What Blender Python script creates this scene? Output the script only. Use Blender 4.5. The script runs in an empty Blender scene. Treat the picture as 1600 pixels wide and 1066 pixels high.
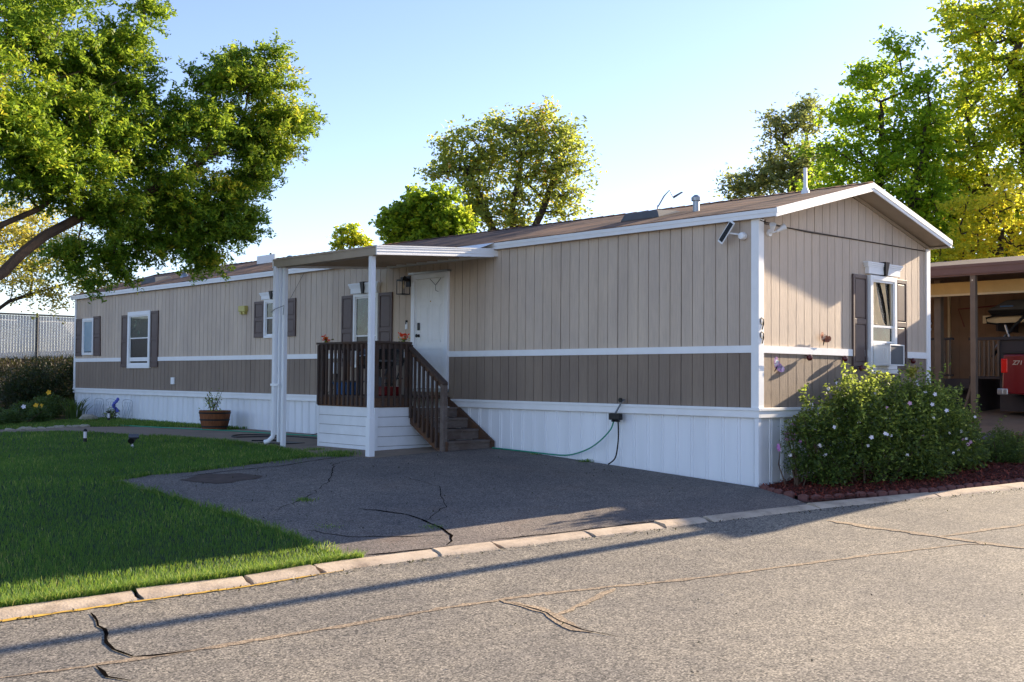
import bpy, bmesh, math, random
import numpy as np
from mathutils import Vector, Matrix

# ------------------------------------------------------------------ camera, sky, sun
SC = bpy.context.scene
COL = SC.collection
cam_d = bpy.data.cameras.new('camera'); cam = bpy.data.objects.new('camera', cam_d); COL.objects.link(cam)
cam_d.sensor_width = 36.0; cam_d.lens = 1742.0 / 1600.0 * 36.0
cam_d.clip_start = 0.05; cam_d.clip_end = 3000
RM = [[0.7340379481290025, 0.028426241584788337, 0.6785132566839996],
      [-0.6790636845517577, 0.019251371205964842, 0.7338268849188349],
      [0.007797629739523687, -0.9994104929887685, 0.03343446536722096]]
mw = Matrix.Identity(4)
for i in range(3):
    mw[i][0] = RM[i][0]; mw[i][1] = -RM[i][1]; mw[i][2] = -RM[i][2]
mw[0][3], mw[1][3], mw[2][3] = -12.6515, -8.7869, 1.4333
cam.matrix_world = mw
SC.camera = cam

SUN_EL = math.radians(19.6); SUN_AZ = math.radians(-6.6)      # azimuth measured from +X towards +Y
sd = Vector((math.cos(SUN_EL) * math.cos(SUN_AZ), math.cos(SUN_EL) * math.sin(SUN_AZ), math.sin(SUN_EL)))
world = bpy.data.worlds.new("World"); SC.world = world; world.use_nodes = True
wn = world.node_tree
bg = wn.nodes['Background']
sky = wn.nodes.new('ShaderNodeTexSky'); sky.sky_type = 'NISHITA'; sky.sun_disc = False
sky.sun_elevation = SUN_EL; sky.sun_rotation = math.radians(90) - SUN_AZ
sky.altitude = 1600; sky.air_density = 1.0; sky.dust_density = 1.2; sky.ozone_density = 1.6
tint = wn.nodes.new('ShaderNodeMix'); tint.data_type = 'RGBA'; tint.blend_type = 'MULTIPLY'; tint.inputs[0].default_value = 1.0
tint.inputs[7].default_value = (1.0, .91, .99, 1.0)
wn.links.new(sky.outputs[0], tint.inputs[6]); wn.links.new(tint.outputs[2], bg.inputs[0]); bg.inputs[1].default_value = 0.09
sun_d = bpy.data.lights.new('sun', 'SUN'); sun_d.energy = 4.6; sun_d.angle = math.radians(0.5)
sun_d.color = (1.0, 0.82, 0.60)
sun = bpy.data.objects.new('sun', sun_d); COL.objects.link(sun)
sun.rotation_euler = sd.to_track_quat('Z', 'Y').to_euler(); sun.location = (30, -5, 30)
SC.view_settings.view_transform = 'Standard'; SC.view_settings.look = 'None'
SC.view_settings.exposure = 1.8; SC.view_settings.gamma = 1.0
try: SC.view_settings.use_curve_mapping = False
except Exception: pass

RNG = np.random.default_rng(7); random.seed(7)

# ------------------------------------------------------------------ materials
def S(r, g, b):
    f = lambda c: ((c/255.0)/12.92 if c/255.0 <= .04045 else (((c/255.0)+.055)/1.055)**2.4)
    return (f(r), f(g), f(b), 1.0)
class NT:
    def __init__(s, name):
        s.m = bpy.data.materials.new(name); s.m.use_nodes = True; s.t = s.m.node_tree
        s.b = s.t.nodes['Principled BSDF']; s.out = s.t.nodes['Material Output']
        s.co = s.t.nodes.new('ShaderNodeTexCoord')
    def n(s, typ, **k):
        nd = s.t.nodes.new(typ)
        for a, v in k.items():
            if a.startswith('i_'):
                key = a[2:]; key = int(key) if key.isdigit() else key.replace('_', ' ')
                nd.inputs[key].default_value = v
            else: setattr(nd, a, v)
        return nd
    def l(s, a, b): s.t.links.new(a, b)
    def mapping(s, scale=(1,1,1), rot=(0,0,0), src='Object'):
        m = s.n('ShaderNodeMapping'); m.inputs['Scale'].default_value = scale; m.inputs['Rotation'].default_value = rot
        s.l(s.co.outputs[src], m.inputs[0]); return m.outputs[0]
    def noise(s, scale, detail=4, rough=.55, vec=None):
        nd = s.n('ShaderNodeTexNoise'); nd.inputs['Scale'].default_value = scale
        nd.inputs['Detail'].default_value = detail; nd.inputs['Roughness'].default_value = rough
        s.l(vec if vec else s.co.outputs['Object'], nd.inputs['Vector']); return nd.outputs['Fac']
    def ramp(s, fac, stops):
        r = s.n('ShaderNodeValToRGB'); e = r.color_ramp.elements
        e[0].position, e[0].color = stops[0]; e[1].position, e[1].color = stops[-1]
        for p, c in stops[1:-1]:
            x = e.new(p); x.color = c
        s.l(fac, r.inputs[0]); return r.outputs[0]
    def mix(s, a, b, fac, mode='MIX'):
        m = s.n('ShaderNodeMix', data_type='RGBA', blend_type=mode)
        for sock, v in ((m.inputs[0], fac), (m.inputs[6], a), (m.inputs[7], b)):
            if hasattr(v, 'links'): s.l(v, sock)
            else: sock.default_value = v
        return m.outputs[2]
    def bump(s, h, strength=.3, dist=.01):
        b = s.n('ShaderNodeBump'); b.inputs['Strength'].default_value = strength; b.inputs['Distance'].default_value = dist
        s.l(h, b.inputs['Height']); s.l(b.outputs[0], s.b.inputs['Normal'])
    def base(s, c):
        if hasattr(c, 'links'): s.l(c, s.b.inputs['Base Color'])
        else: s.b.inputs['Base Color'].default_value = c
    def set(s, **k):
        for a, v in k.items(): s.b.inputs[a.replace('_', ' ')].default_value = v
        return s

def dk(c, f): return (c[0]*f, c[1]*f, c[2]*f, 1.0)
def simple(name, c, rough=.6, var=.18, scale=6, bump=.15, bscale=60, metal=0, spec=.4, streak=False):
    t = NT(name)
    v = t.mapping((1,1,.12)) if streak else None
    f = t.noise(scale, 5, .6, v)
    t.base(t.ramp(f, [(.3, dk(c, 1-var)), (.7, dk(c, 1+var*.5))]))
    if bump: t.bump(t.noise(bscale, 3), bump, .004)
    t.set(Roughness=rough, Metallic=metal); t.b.inputs['Specular IOR Level'].default_value = spec
    return t.m
def paint(name, c, grain=.5):            # painted T1-11 plywood: vertical grain, blotches, faint streaks
    t = NT(name)
    g1 = t.noise(7, 5, .6, t.mapping((9,9,.45)))
    g2 = t.noise(3, 4, .6, t.mapping((.5,.5,.25)))
    g3 = t.noise(26, 4, .6, t.mapping((4,4,.3)))
    c1 = t.ramp(g1, [(.25, dk(c,.84)), (.5, c), (.78, dk(c,1.1))])
    g4 = t.noise(.9, 3, .6, t.mapping((1.6,1.6,.04)))
    c1 = t.mix(c1, t.ramp(g4, [(.35, (.90,.89,.88,1)), (.65, (1.04,1.04,1.03,1))]), 1, 'MULTIPLY')
    c2 = t.mix(c1, t.ramp(g2, [(.3, (.80,.80,.82,1)), (.7, (1.05,1.04,1.0,1))]), .7, 'MULTIPLY')
    t.base(c2)
    m = t.n('ShaderNodeMath', operation='ADD'); t.l(g1, m.inputs[0]); t.l(g3, m.inputs[1])
    t.bump(m.outputs[0], grain, .006)
    t.set(Roughness=.72); t.b.inputs['Specular IOR Level'].default_value = .25
    return t.m

M = {}
M['tan'] = paint('tan_siding_paint', S(209,191,172), .8)
M['brown'] = paint('brown_siding_paint', S(146,130,115), .8)
M['groove'] = simple('siding_groove', S(124,112,100), .9, .2)
M['white'] = simple('white_trim_paint', S(238,238,236), .5, .05, 3, .12, 40)
M['whitemetal'] = simple('white_metal', S(236,238,240), .38, .10, 2, .05, 20, 0, .5, True)
M['whiteboard'] = simple('white_skirt_board', S(232,234,236), .55, .07, 4, .2, 50)
M['soffit'] = simple('tan_soffit_paint', S(176,160,140), .7, .1, 3, .15)
M['shutter'] = simple('brown_vinyl_shutter', S(92,75,70), .5, .12, 8, .15, 80)
M['black'] = simple('black_plastic', S(22,22,24), .45, .1)
M['iron'] = simple('black_iron', S(24,23,23), .5, .2)
M['glass'] = None
t = NT('window_glass'); t.base(t.ramp(t.noise(5, 5, .7), [(.35, S(10,22,18)), (.5, S(24,44,36)), (.65, S(52,84,68))])); t.set(Roughness=.06); t.b.inputs['Specular IOR Level'].default_value = .45; M['glass'] = t.m  # mottled green base colour paints reflected trees into the glass
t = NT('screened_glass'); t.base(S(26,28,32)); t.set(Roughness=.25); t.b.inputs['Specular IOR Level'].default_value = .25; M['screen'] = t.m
t = NT('blue_blind_pane'); t.base(t.ramp(t.noise(2), [(.3, S(122,150,165)), (.7, S(140,168,182))])); t.set(Roughness=.25); M['blind'] = t.m
t = NT('clear_glass'); t.base((1,1,1,1)); t.set(Roughness=.02, Transmission_Weight=1.0); t.b.inputs['IOR'].default_value = 1.02
t.b.inputs['Specular IOR Level'].default_value = .7; M['clear'] = t.m
M['curtain'] = simple('cream_curtain', S(214,194,158), .85, .12, 10)
M['chrome'] = simple('bright_metal', S(190,192,195), .3, .1, 5, 0, 10, .9)
M['galv'] = simple('galvanised_metal', S(160,165,170), .4, .15, 8, .1, 30, .8)
M['deckwood'] = None
def wood(name, c, rust=None, stretch=(1,1,1)):
    t = NT(name)
    w = t.noise(9, 6, .65, t.mapping(stretch)); b = t.noise(2.3, 4)
    col = t.ramp(w, [(.25, dk(c,.6)), (.5, c), (.8, dk(c,1.35))])
    if rust: col = t.mix(col, rust, t.ramp(b, [(.48, (0,0,0,1)), (.66, (1,1,1,1))]))
    t.base(col); t.bump(w, .4, .006); t.set(Roughness=.8); t.b.inputs['Specular IOR Level'].default_value = .2
    return t.m
M['deckwood'] = wood('weathered_dark_wood', S(80,68,62), S(86,64,50), (6,6,1))
M['stepwood'] = wood('weathered_step_wood', S(112,101,94), S(92,78,70), (1,8,8))
M['rimwood'] = wood('brown_rim_wood', S(94,72,58), S(112,80,56), (3,3,3))
M['barrelwood'] = wood('barrel_wood', S(124,78,50), S(92,58,38), (7,7,1))
M['bark'] = wood('tree_bark', S(92,74,60), S(70,58,50), (5,5,1.2))
M['darkbark'] = wood('dark_tree_bark', S(66,56,50), None, (5,5,1.2))

def shingle(name, c1, c2, c3):
    t = NT(name)
    br = t.n('ShaderNodeTexBrick'); br.offset = .5
    mp = t.mapping((1,1,1), (0,0,math.radians(90)))
    t.l(mp, br.inputs['Vector'])
    br.inputs['Color1'].default_value = c1; br.inputs['Color2'].default_value = c2; br.inputs['Mortar'].default_value = dk(c1,.35)
    br.inputs['Scale'].default_value = 1; br.inputs['Brick Width'].default_value = .3; br.inputs['Row Height'].default_value = .14
    br.inputs['Mortar Size'].default_value = .008; br.inputs['Bias'].default_value = -.1
    n1 = t.noise(1.6, 5); n2 = t.noise(140, 2)
    n3 = t.noise(1.1, 6, .7, t.mapping((2.2,.5,1)))
    c = t.mix(br.outputs['Color'], c3, t.ramp(n1, [(.42, (0,0,0,1)), (.62, (.85,.85,.85,1))]))
    c = t.mix(c, t.ramp(n3, [(.38, (.55,.53,.56,1)), (.5, (1,1,1,1)), (.64, (1.25,1.12,1.0,1))]), 1, 'MULTIPLY')
    c = t.mix(c, t.ramp(n2, [(.3, (.55,.55,.55,1)), (.7, (1.25,1.25,1.25,1))]), .8, 'MULTIPLY')
    t.base(c); t.bump(br.outputs['Fac'], -.6, .01); t.set(Roughness=.95); t.b.inputs['Specular IOR Level'].default_value = .15
    return t.m
M['shingle'] = shingle('brown_shingles', S(132,108,92), S(92,76,68), S(156,122,96))
M['shingle2'] = shingle('dark_shingles', S(74,64,72), S(60,52,58), S(86,74,78))

def asphalt(name, light, dark, tar, sc, brown=None):
    t = NT(name)
    v = t.n('ShaderNodeTexVoronoi'); v.inputs['Scale'].default_value = sc; t.l(t.co.outputs['Object'], v.inputs['Vector'])
    v2 = t.n('ShaderNodeTexVoronoi'); v2.inputs['Scale'].default_value = sc*.45; t.l(t.co.outputs['Object'], v2.inputs['Vector'])
    sep = t.n('ShaderNodeSeparateColor'); t.l(v.outputs['Color'], sep.inputs[0])
    c = t.ramp(sep.outputs[0], [(0, dark), (.45, dk(light,.75)), (.8, light), (1, dk(light,1.5))])
    edge = t.ramp(v.outputs['Distance'], [(.25, (1,1,1,1)), (.8, (.36,.36,.36,1))])
    c = t.mix(c, edge, .75, 'MULTIPLY')
    big = t.noise(.55, 6, .6); mid = t.noise(4, 5, .6)
    c = t.mix(c, t.ramp(big, [(.35, (.78,.78,.80,1)), (.65, (1.12,1.1,1.06,1))]), 1, 'MULTIPLY')
    c = t.mix(c, t.ramp(mid, [(.35, (.85,.85,.86,1)), (.65, (1.08,1.07,1.05,1))]), 1, 'MULTIPLY')
    c = t.mix(c, (.45,.44,.43,1), t.ramp(t.noise(.9, 7, .75, t.mapping((.5,1.6,1))), [(.6, (0,0,0,1)), (.78, (.5,.5,.5,1))]), 'MULTIPLY')
    if brown: c = t.mix(c, brown, t.ramp(t.noise(1.1, 5, .7), [(.55, (0,0,0,1)), (.75, (.5,.5,.5,1))]))
    t.base(c)
    m = t.n('ShaderNodeMath', operation='ADD'); t.l(v.outputs['Distance'], m.inputs[0]); t.l(v2.outputs['Distance'], m.inputs[1])
    t.bump(m.outputs[0], -.55, .008)
    t.set(Roughness=.8); t.b.inputs['Specular IOR Level'].default_value = .5
    return t.m
M['road'] = asphalt('road_asphalt', S(157,150,137), S(68,66,61), None, 75)
M['drive'] = asphalt('driveway_asphalt', S(140,130,122), S(64,60,58), None, 85, S(98,78,66))
t = NT('concrete_kerb')
c = t.ramp(t.noise(3, 6, .65), [(.3, S(158,142,124)), (.5, S(190,172,150)), (.75, S(206,190,168))])
c = t.mix(c, t.ramp(t.noise(160, 2), [(.3, (.75,.75,.75,1)), (.7, (1.1,1.1,1.1,1))]), .8, 'MULTIPLY')
c = t.mix(c, S(96,80,64), t.ramp(t.noise(2.6, 7, .7), [(.52, (0,0,0,1)), (.72, (.7,.7,.7,1))]))
t.base(c); t.bump(t.noise(45, 5), .6, .008); t.set(Roughness=.9); M['kerb'] = t.m
M['walk'] = simple('concrete_walk', S(140,122,104), .9, .2, 2.2, .3, 70)
M['seal'] = asphalt('tan_crack_sealer', S(184,164,136), S(136,118,98), None, 75)
M['crack'] = simple('open_crack', S(22,19,17), 1.0, .3, 10, 0, 10, 0, 0)
M['yellow'] = simple('worn_yellow_paint', S(206,164,70), .8, .3, 14, .3)
t = NT('bare_earth')
t.base(t.ramp(t.noise(1.2, 7, .65), [(.3, S(46,38,30)), (.5, S(66,54,42)), (.72, S(62,62,40))])); t.bump(t.noise(12, 6), .8, .05); t.set(Roughness=.95)
M['earth'] = t.m
t = NT('lawn_soil'); t.base(t.ramp(t.noise(3, 6), [(.3, S(26,44,20)), (.7, S(40,62,28))])); t.bump(t.noise(50, 4), .6, .02); t.set(Roughness=.95)
M['lawnbase'] = t.m
t = NT('mulch_base'); t.base(t.ramp(t.noise(40, 4), [(.3, S(52,26,20)), (.7, S(96,42,30))])); t.bump(t.noise(60, 4), .8, .02); t.set(Roughness=.95)
M['mulch'] = t.m
M['chip'] = None
M['brickedge'] = simple('red_edging', S(116,76,70), .85, .25, 9, .4, 60)
M['red'] = None
t = NT('red_car_paint'); t.base(S(112,10,18)); t.set(Roughness=.3); t.b.inputs['Coat Weight'].default_value = .6; M['red'] = t.m
M['tail'] = simple('red_lens', S(220,30,20), .2, .05, 3, 0)
M['rubber'] = simple('tyre_rubber', S(24,24,25), .8, .1)
M['green_hose'] = simple('green_hose', S(28,140,110), .45, .1)
M['bluedish'] = simple('blue_plastic', S(60,110,170), .45, .1)
M['nbr_tan'] = simple('neighbour_tan_wall', S(136,108,84), .8, .12, 3, .2, 40)
M['nbr_brown'] = simple('brown_fascia', S(104,76,68), .6, .1, 4)
M['nbr_grey'] = simple('grey_brown_post', S(112,98,84), .75, .15, 5, .2)
M['nbr_dark'] = simple('dark_grey_wood', S(66,60,60), .8, .15, 5, .2)
M['soffit_glow'] = simple('lit_soffit_ochre', S(190,160,104), .8, .1, 5, .2)  # ochre colour paints the glow on the carport soffit
M['cream'] = simple('cream_board', S(206,186,148), .8, .1, 5, .2)
M['slate'] = simple('grey_fabric', S(96,98,100), .8, .12, 6, .2)
M['fence'] = simple('dark_fence_post', S(60,66,72), .5, .1)
M['wire'] = simple('pale_fence_wire', S(150,156,160), .5, .08, 4, 0)
t = NT('pale_fence_slats')
c = t.ramp(t.noise(1.2, 5, .6, t.mapping((2,1,1))), [(.3, S(206,216,230)), (.5, S(228,232,238)), (.72, S(240,240,238))])
t.base(c); t.set(Roughness=.6); M['slats'] = t.m
M['rock'] = simple('pale_rock', S(176,168,150), .9, .25, 12, .5, 30)
M['gravel'] = simple('purple_gravel', S(112,104,118), .9, .35, 30, .6, 60)
M['brass'] = simple('brass', S(170,140,80), .35, .1, 5, 0, 10, .8)
M['chime'] = simple('pale_yellow_plastic', S(196,184,104), .5, .1)
M['purpleroof'] = simple('distant_purple_roof', S(74,66,84), .8, .15)
M['distwall'] = simple('distant_wall', S(120,108,110), .8, .15)

def leafmat(name, stops, trans=.45, rough=.5):
    t = NT(name)
    a = t.n('ShaderNodeAttribute', attribute_name='rnd')
    col = t.ramp(a.outputs['Fac'], stops)
    t.base(col); t.set(Roughness=rough); t.b.inputs['Specular IOR Level'].default_value = .35
    tr = t.n('ShaderNodeBsdfTranslucent')
    t.l(t.mix(col, (.85, .95, .12, 1), .22, 'MIX'), tr.inputs[0])
    mx = t.n('ShaderNodeMixShader'); mx.inputs[0].default_value = trans
    t.l(t.b.outputs[0], mx.inputs[1]); t.l(tr.outputs[0], mx.inputs[2]); t.l(mx.outputs[0], t.out.inputs[0])
    return t.m
M['leaf1'] = leafmat('locust_leaves', [(0, S(58,96,28)), (.45, S(98,138,36)), (.85, S(150,170,46)), (1, S(198,186,56))], .5)
M['leaf0'] = leafmat('yellow_leaves', [(0, S(128,132,62)), (.5, S(182,172,84)), (1, S(220,186,76))], .55)
M['leaf2'] = leafmat('round_tree_leaves', [(0, S(70,106,26)), (.6, S(134,166,36)), (1, S(194,196,54))], .6)
M['leaf3'] = leafmat('airy_tree_leaves', [(0, S(110,130,62)), (.6, S(154,164,76)), (.95, S(196,180,76)), (1, S(222,140,60))], .6)
M['leaf5'] = leafmat('dull_leaves', [(0, S(104,116,76)), (.7, S(140,146,94)), (1, S(170,156,96))], .5)
M['leaf6'] = leafmat('bright_leaves', [(0, S(84,126,28)), (.6, S(156,190,40)), (1, S(218,220,60))], .65)
M['leaf7'] = leafmat('autumn_leaves', [(0, S(110,140,44)), (.4, S(170,190,52)), (.85, S(222,214,56)), (1, S(238,200,48))], .65)
M['bush'] = leafmat('hibiscus_leaves', [(0, S(42,62,38)), (.6, S(82,108,56)), (.9, S(160,180,84)), (1, S(204,210,110))], .55)  # palest stops paint the sunlit leaves of the shrub top
M['shrubleaf'] = leafmat('dark_shrub_leaves', [(0, S(26,40,24)), (.7, S(44,62,34)), (1, S(66,84,40))], .2)
M['strap'] = leafmat('strap_leaves', [(0, S(40,66,36)), (1, S(92,120,56))], .3)
M['grass'] = leafmat('grass_blades', [(0, S(34,76,34)), (.55, S(64,120,46)), (.85, S(120,150,62)), (1, S(182,180,104))], .45)
M['drygrass'] = leafmat('dry_grass', [(0, S(34,36,24)), (.6, S(52,44,32)), (1, S(40,50,26))], .1)
M['chip'] = leafmat('mulch_chips', [(0, S(66,24,18)), (.5, S(120,44,32)), (1, S(164,84,60))], .02, .9)
M['petal'] = simple('white_petals', S(232,226,232), .6, .05, 3, 0)
M['pinkpetal'] = simple('pink_petals', S(196,130,190), .6, .1, 3, 0)
M['palepink'] = simple('pale_pink_petals', S(226,176,206), .6, .1, 3, 0)
M['redpetal'] = simple('red_orange_petals', S(220,64,24), .6, .15, 20, 0)
M['yellowpetal'] = simple('yellow_petals', S(232,180,40), .6, .1, 10, 0)
M['bluepetal'] = simple('blue_petals', S(90,100,190), .6, .1, 10, 0)

# ------------------------------------------------------------------ builders
WL = {}
def tag(o, label=None, cat=None, group=None, kind=None):
    if label: o['label'] = label
    if cat: o['category'] = cat
    if group: o['group'] = group
    if kind: o['kind'] = kind
    return o
def thing(name, label, cat, loc=(0,0,0), group=None):
    o = bpy.data.objects.new(name, None); COL.objects.link(o); o.location = loc
    o.empty_display_size = .2; WL[o] = Vector(loc)
    return tag(o, label, cat, group)
def link(o, parent, org):
    COL.objects.link(o)
    if parent is not None:
        o.parent = parent; WL[o] = org
    else:
        o.location = org; WL[o] = org
class MB:
    def __init__(s): s.v = []; s.f = []
    def add(s, vs, fs):
        n = len(s.v); s.v += [tuple(v) for v in vs]; s.f += [tuple(i+n for i in f) for f in fs]
    def box(s, a, b):
        x0,y0,z0 = a; x1,y1,z1 = b
        if x0 > x1: x0,x1 = x1,x0
        if y0 > y1: y0,y1 = y1,y0
        if z0 > z1: z0,z1 = z1,z0
        s.add([(x0,y0,z0),(x1,y0,z0),(x1,y1,z0),(x0,y1,z0),(x0,y0,z1),(x1,y0,z1),(x1,y1,z1),(x0,y1,z1)],
              [(0,3,2,1),(4,5,6,7),(0,1,5,4),(1,2,6,5),(2,3,7,6),(3,0,4,7)])
    def hull8(s, lo, hi):      # two quads
        s.add(list(lo)+list(hi), [(0,3,2,1),(4,5,6,7),(0,1,5,4),(1,2,6,5),(2,3,7,6),(3,0,4,7)])
    def prism(s, pts, vec):
        n = len(pts); vec = Vector(vec); a = [Vector(p) for p in pts]; b = [p+vec for p in a]
        s.add(a+b, [tuple(range(n))[::-1], tuple(range(n, 2*n))] + [(i,(i+1)%n,n+(i+1)%n,n+i) for i in range(n)])
    def tube(s, pts, r, n=8, cap=True):
        pts = [Vector(p) for p in pts]; m = len(pts)
        rs = r if isinstance(r, (list,tuple)) else [r]*m
        rings = []; up = None
        for i,p in enumerate(pts):
            d = (pts[min(i+1,m-1)]-pts[max(i-1,0)])
            if d.length < 1e-9: d = Vector((0,0,1))
            d.normalize()
            if up is None:
                up = Vector((0,0,1)) if abs(d.z) < .9 else Vector((1,0,0))
            a = d.cross(up)
            if a.length < 1e-4: a = d.cross(Vector((0,1,0)))
            a.normalize(); b = a.cross(d); up = b
            rings.append([p + rs[i]*(math.cos(2*math.pi*k/n)*a + math.sin(2*math.pi*k/n)*b) for k in range(n)])
        vs = [v for rg in rings for v in rg]
        fs = [(i*n+k, i*n+(k+1)%n, (i+1)*n+(k+1)%n, (i+1)*n+k) for i in range(m-1) for k in range(n)]
        if cap: fs += [tuple(range(n))[::-1], tuple(range((m-1)*n, m*n))]
        s.add(vs, fs)
    def lathe(s, c, prof, n=20, axis='z'):
        c = Vector(c); vs = []
        for r,h in prof:
            for k in range(n):
                a = 2*math.pi*k/n; p = (r*math.cos(a), r*math.sin(a), h)
                if axis == 'x': p = (h, p[0], p[1])
                if axis == 'y': p = (p[0], h, p[1])
                vs.append(c+Vector(p))
        m = len(prof)
        fs = [(i*n+k, i*n+(k+1)%n, (i+1)*n+(k+1)%n, (i+1)*n+k) for i in range(m-1) for k in range(n)]
        fs += [tuple(range(n))[::-1], tuple(range((m-1)*n, m*n))]
        s.add(vs, fs)
    def build(s, name, mat, parent=None, loc=None, smooth=False, bevel=0, kind=None, label=None):
        me = bpy.data.meshes.new(name)
        org = WL[parent] if parent is not None else Vector(loc if loc is not None else (0,0,0))
        me.from_pydata([(v[0]-org[0], v[1]-org[1], v[2]-org[2]) for v in s.v], [], s.f)
        bm = bmesh.new(); bm.from_mesh(me)
        bmesh.ops.recalc_face_normals(bm, faces=bm.faces[:])
        bm.to_mesh(me); bm.free()
        me.materials.append(mat)
        if smooth:
            for p in me.polygons: p.use_smooth = True
        o = bpy.data.objects.new(name, me); link(o, parent, org)
        if bevel:
            b = o.modifiers.new('bevel', 'BEVEL'); b.width = bevel; b.segments = 2; b.limit_method = 'ANGLE'
        if smooth and not bevel:
            try:
                with bpy.context.temp_override(object=o): pass
            except Exception: pass
            me.set_sharp_from_angle(angle=math.radians(40))
        if kind: o['kind'] = kind
        if label: o['label'] = label
        return o
def npmesh(name, V, F, mat, parent=None, rnd=None, loc=(0,0,0), kind=None, smooth=False):
    """V (n,3), F (m,k) all same k, rnd per-vertex"""
    org = WL[parent] if parent is not None else Vector(loc)
    V = np.asarray(V, dtype=np.float32) - np.array(org, dtype=np.float32)
    me = bpy.data.meshes.new(name); k = F.shape[1]
    me.vertices.add(len(V)); me.vertices.foreach_set('co', V.ravel())
    me.loops.add(F.size); me.loops.foreach_set('vertex_index', F.astype(np.int32).ravel())
    me.polygons.add(len(F)); me.polygons.foreach_set('loop_start', np.arange(0, F.size, k, dtype=np.int32))
    me.update(calc_edges=True)
    if rnd is not None:
        at = me.attributes.new('rnd', 'FLOAT', 'POINT'); at.data.foreach_set('value', np.asarray(rnd, dtype=np.float32))
    me.materials.append(mat)
    if smooth: me.polygons.foreach_set('use_smooth', np.ones(len(F), dtype=bool))
    o = bpy.data.objects.new(name, me); link(o, parent, org)
    if kind: o['kind'] = kind
    return o

# ------------------------------------------------------------------ terrain
def lerp(a, b, t): t = max(0., min(1., t)); return a+(b-a)*t
def gz(x, y):
    a = .05 if x > 0 else lerp(.05, .02, y/6)
    xx = max(-18., min(12., x)); hy = .05*max(-2.5, min(5., y))
    z = a*xx + hy
    if x > 5: z += .06*(min(x, 9.)-5)
    t = max(0., min(1., (y-25)/5)); z += 1.75*t*t*(3-2*t)
    return z
GZ = np.vectorize(gz)
def grid_lines():
    xs = [-400,-200,-100,-60,-40,-30,-24] + [i*.5 for i in range(-40, 31)] + [18,24,32,45,70,120,250,500]
    ys = [-300,-150,-80,-50,-35,-25] + [i*.5 for i in range(-36, 65)] + [34,36,40,50,70,120,250,500]
    return xs, ys
XS, YS = grid_lines()
def ground_mesh():
    V = [(x, y, gz(x,y)-.03) for y in YS for x in XS]; n = len(XS)
    F = [(j*n+i, j*n+i+1, (j+1)*n+i+1, (j+1)*n+i) for j in range(len(YS)-1) for i in range(n-1)]
    mb = MB(); mb.v = V; mb.f = F
    return mb.build('ground', M['earth'], kind='structure')
ground_mesh()
def sheet(name, poly, off, mat, kind='structure', fine=False):
    bm = bmesh.new()
    vs = [bm.verts.new((x,y,0)) for x,y in poly]; bm.faces.new(vs)
    x0,x1 = min(p[0] for p in poly), max(p[0] for p in poly); y0,y1 = min(p[1] for p in poly), max(p[1] for p in poly)
    for x in XS:
        if x0 < x < x1: bmesh.ops.bisect_plane(bm, geom=bm.verts[:]+bm.edges[:]+bm.faces[:], plane_co=(x,0,0), plane_no=(1,0,0))
    for y in YS:
        if y0 < y < y1: bmesh.ops.bisect_plane(bm, geom=bm.verts[:]+bm.edges[:]+bm.faces[:], plane_co=(0,y,0), plane_no=(0,1,0))
    for v in bm.verts: v.co.z = gz(v.co.x, v.co.y)+off
    bmesh.ops.triangulate(bm, faces=[f for f in bm.faces if len(f.verts) > 4])
    bmesh.ops.recalc_face_normals(bm, faces=bm.faces[:])
    for f in bm.faces:
        if f.normal.z < 0: f.normal_flip()
    me = bpy.data.meshes.new(name); bm.to_mesh(me); bm.free(); me.materials.append(mat)
    o = bpy.data.objects.new(name, me); COL.objects.link(o)
    if kind: o['kind'] = kind
    return o
def wob(pts, amp=.04, step=.25, seed=1, closed=False):
    r = random.Random(seed); out = []
    L = list(pts) + ([pts[0]] if closed else [])
    for a,b in zip(L[:-1], L[1:]):
        d = math.hypot(b[0]-a[0], b[1]-a[1]); n = max(1, int(d/step))
        for i in range(n):
            t = i/n; out.append((a[0]+(b[0]-a[0])*t + r.uniform(-amp,amp)*(i>0), a[1]+(b[1]-a[1])*t + r.uniform(-amp,amp)*(i>0)))
    if not closed: out.append(L[-1])
    return out

KB = [(-24,4.1),(-16,2.15),(-12.5,1.2),(-9.59,.46),(-8.58,.33),(-7.65,.17),(-6.59,.07),(-5.7,-.09),(-5.02,-.24),(-3.92,-.48),(-3.01,-.68),(-2.37,-.81),(-.69,-1.2),(1.17,-1.77),(2.95,-2.28),(6,-3.1),(14,-5.2),(40,-12)]
def koff(pts, d):
    out = []
    for i,p in enumerate(pts):
        a = pts[max(0,i-1)]; b = pts[min(len(pts)-1,i+1)]; dx,dy = b[0]-a[0], b[1]-a[1]; l = math.hypot(dx,dy)
        out.append((p[0]+dy/l*d, p[1]-dx/l*d))
    return out
KF = koff(KB, .27)
road_poly = koff(KB, .2) + [(60,-16),(60,-60),(-60,-60),(-60,9)]
sheet('road', road_poly, 0.0, M['road'])
drive_poly = koff(KB[6:13], .04) + [(-.6,-1.12),(-.25,-.55),(-.04,-.03),(-.02,5.4),(-1.2,5.5),(-2.6,5.3)] + \
    wob([(-2.6,5.95),(-3.1,6.07),(-4.03,5.82),(-5.5,5.34),(-6.03,5.39),(-6.72,5.1),(-6.57,3.87),(-6.46,2.7),(-6.42,1.52),(-6.49,.27)], .05, .3, 5)
sheet('driveway', drive_poly, 0.004, M['drive'])
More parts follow.
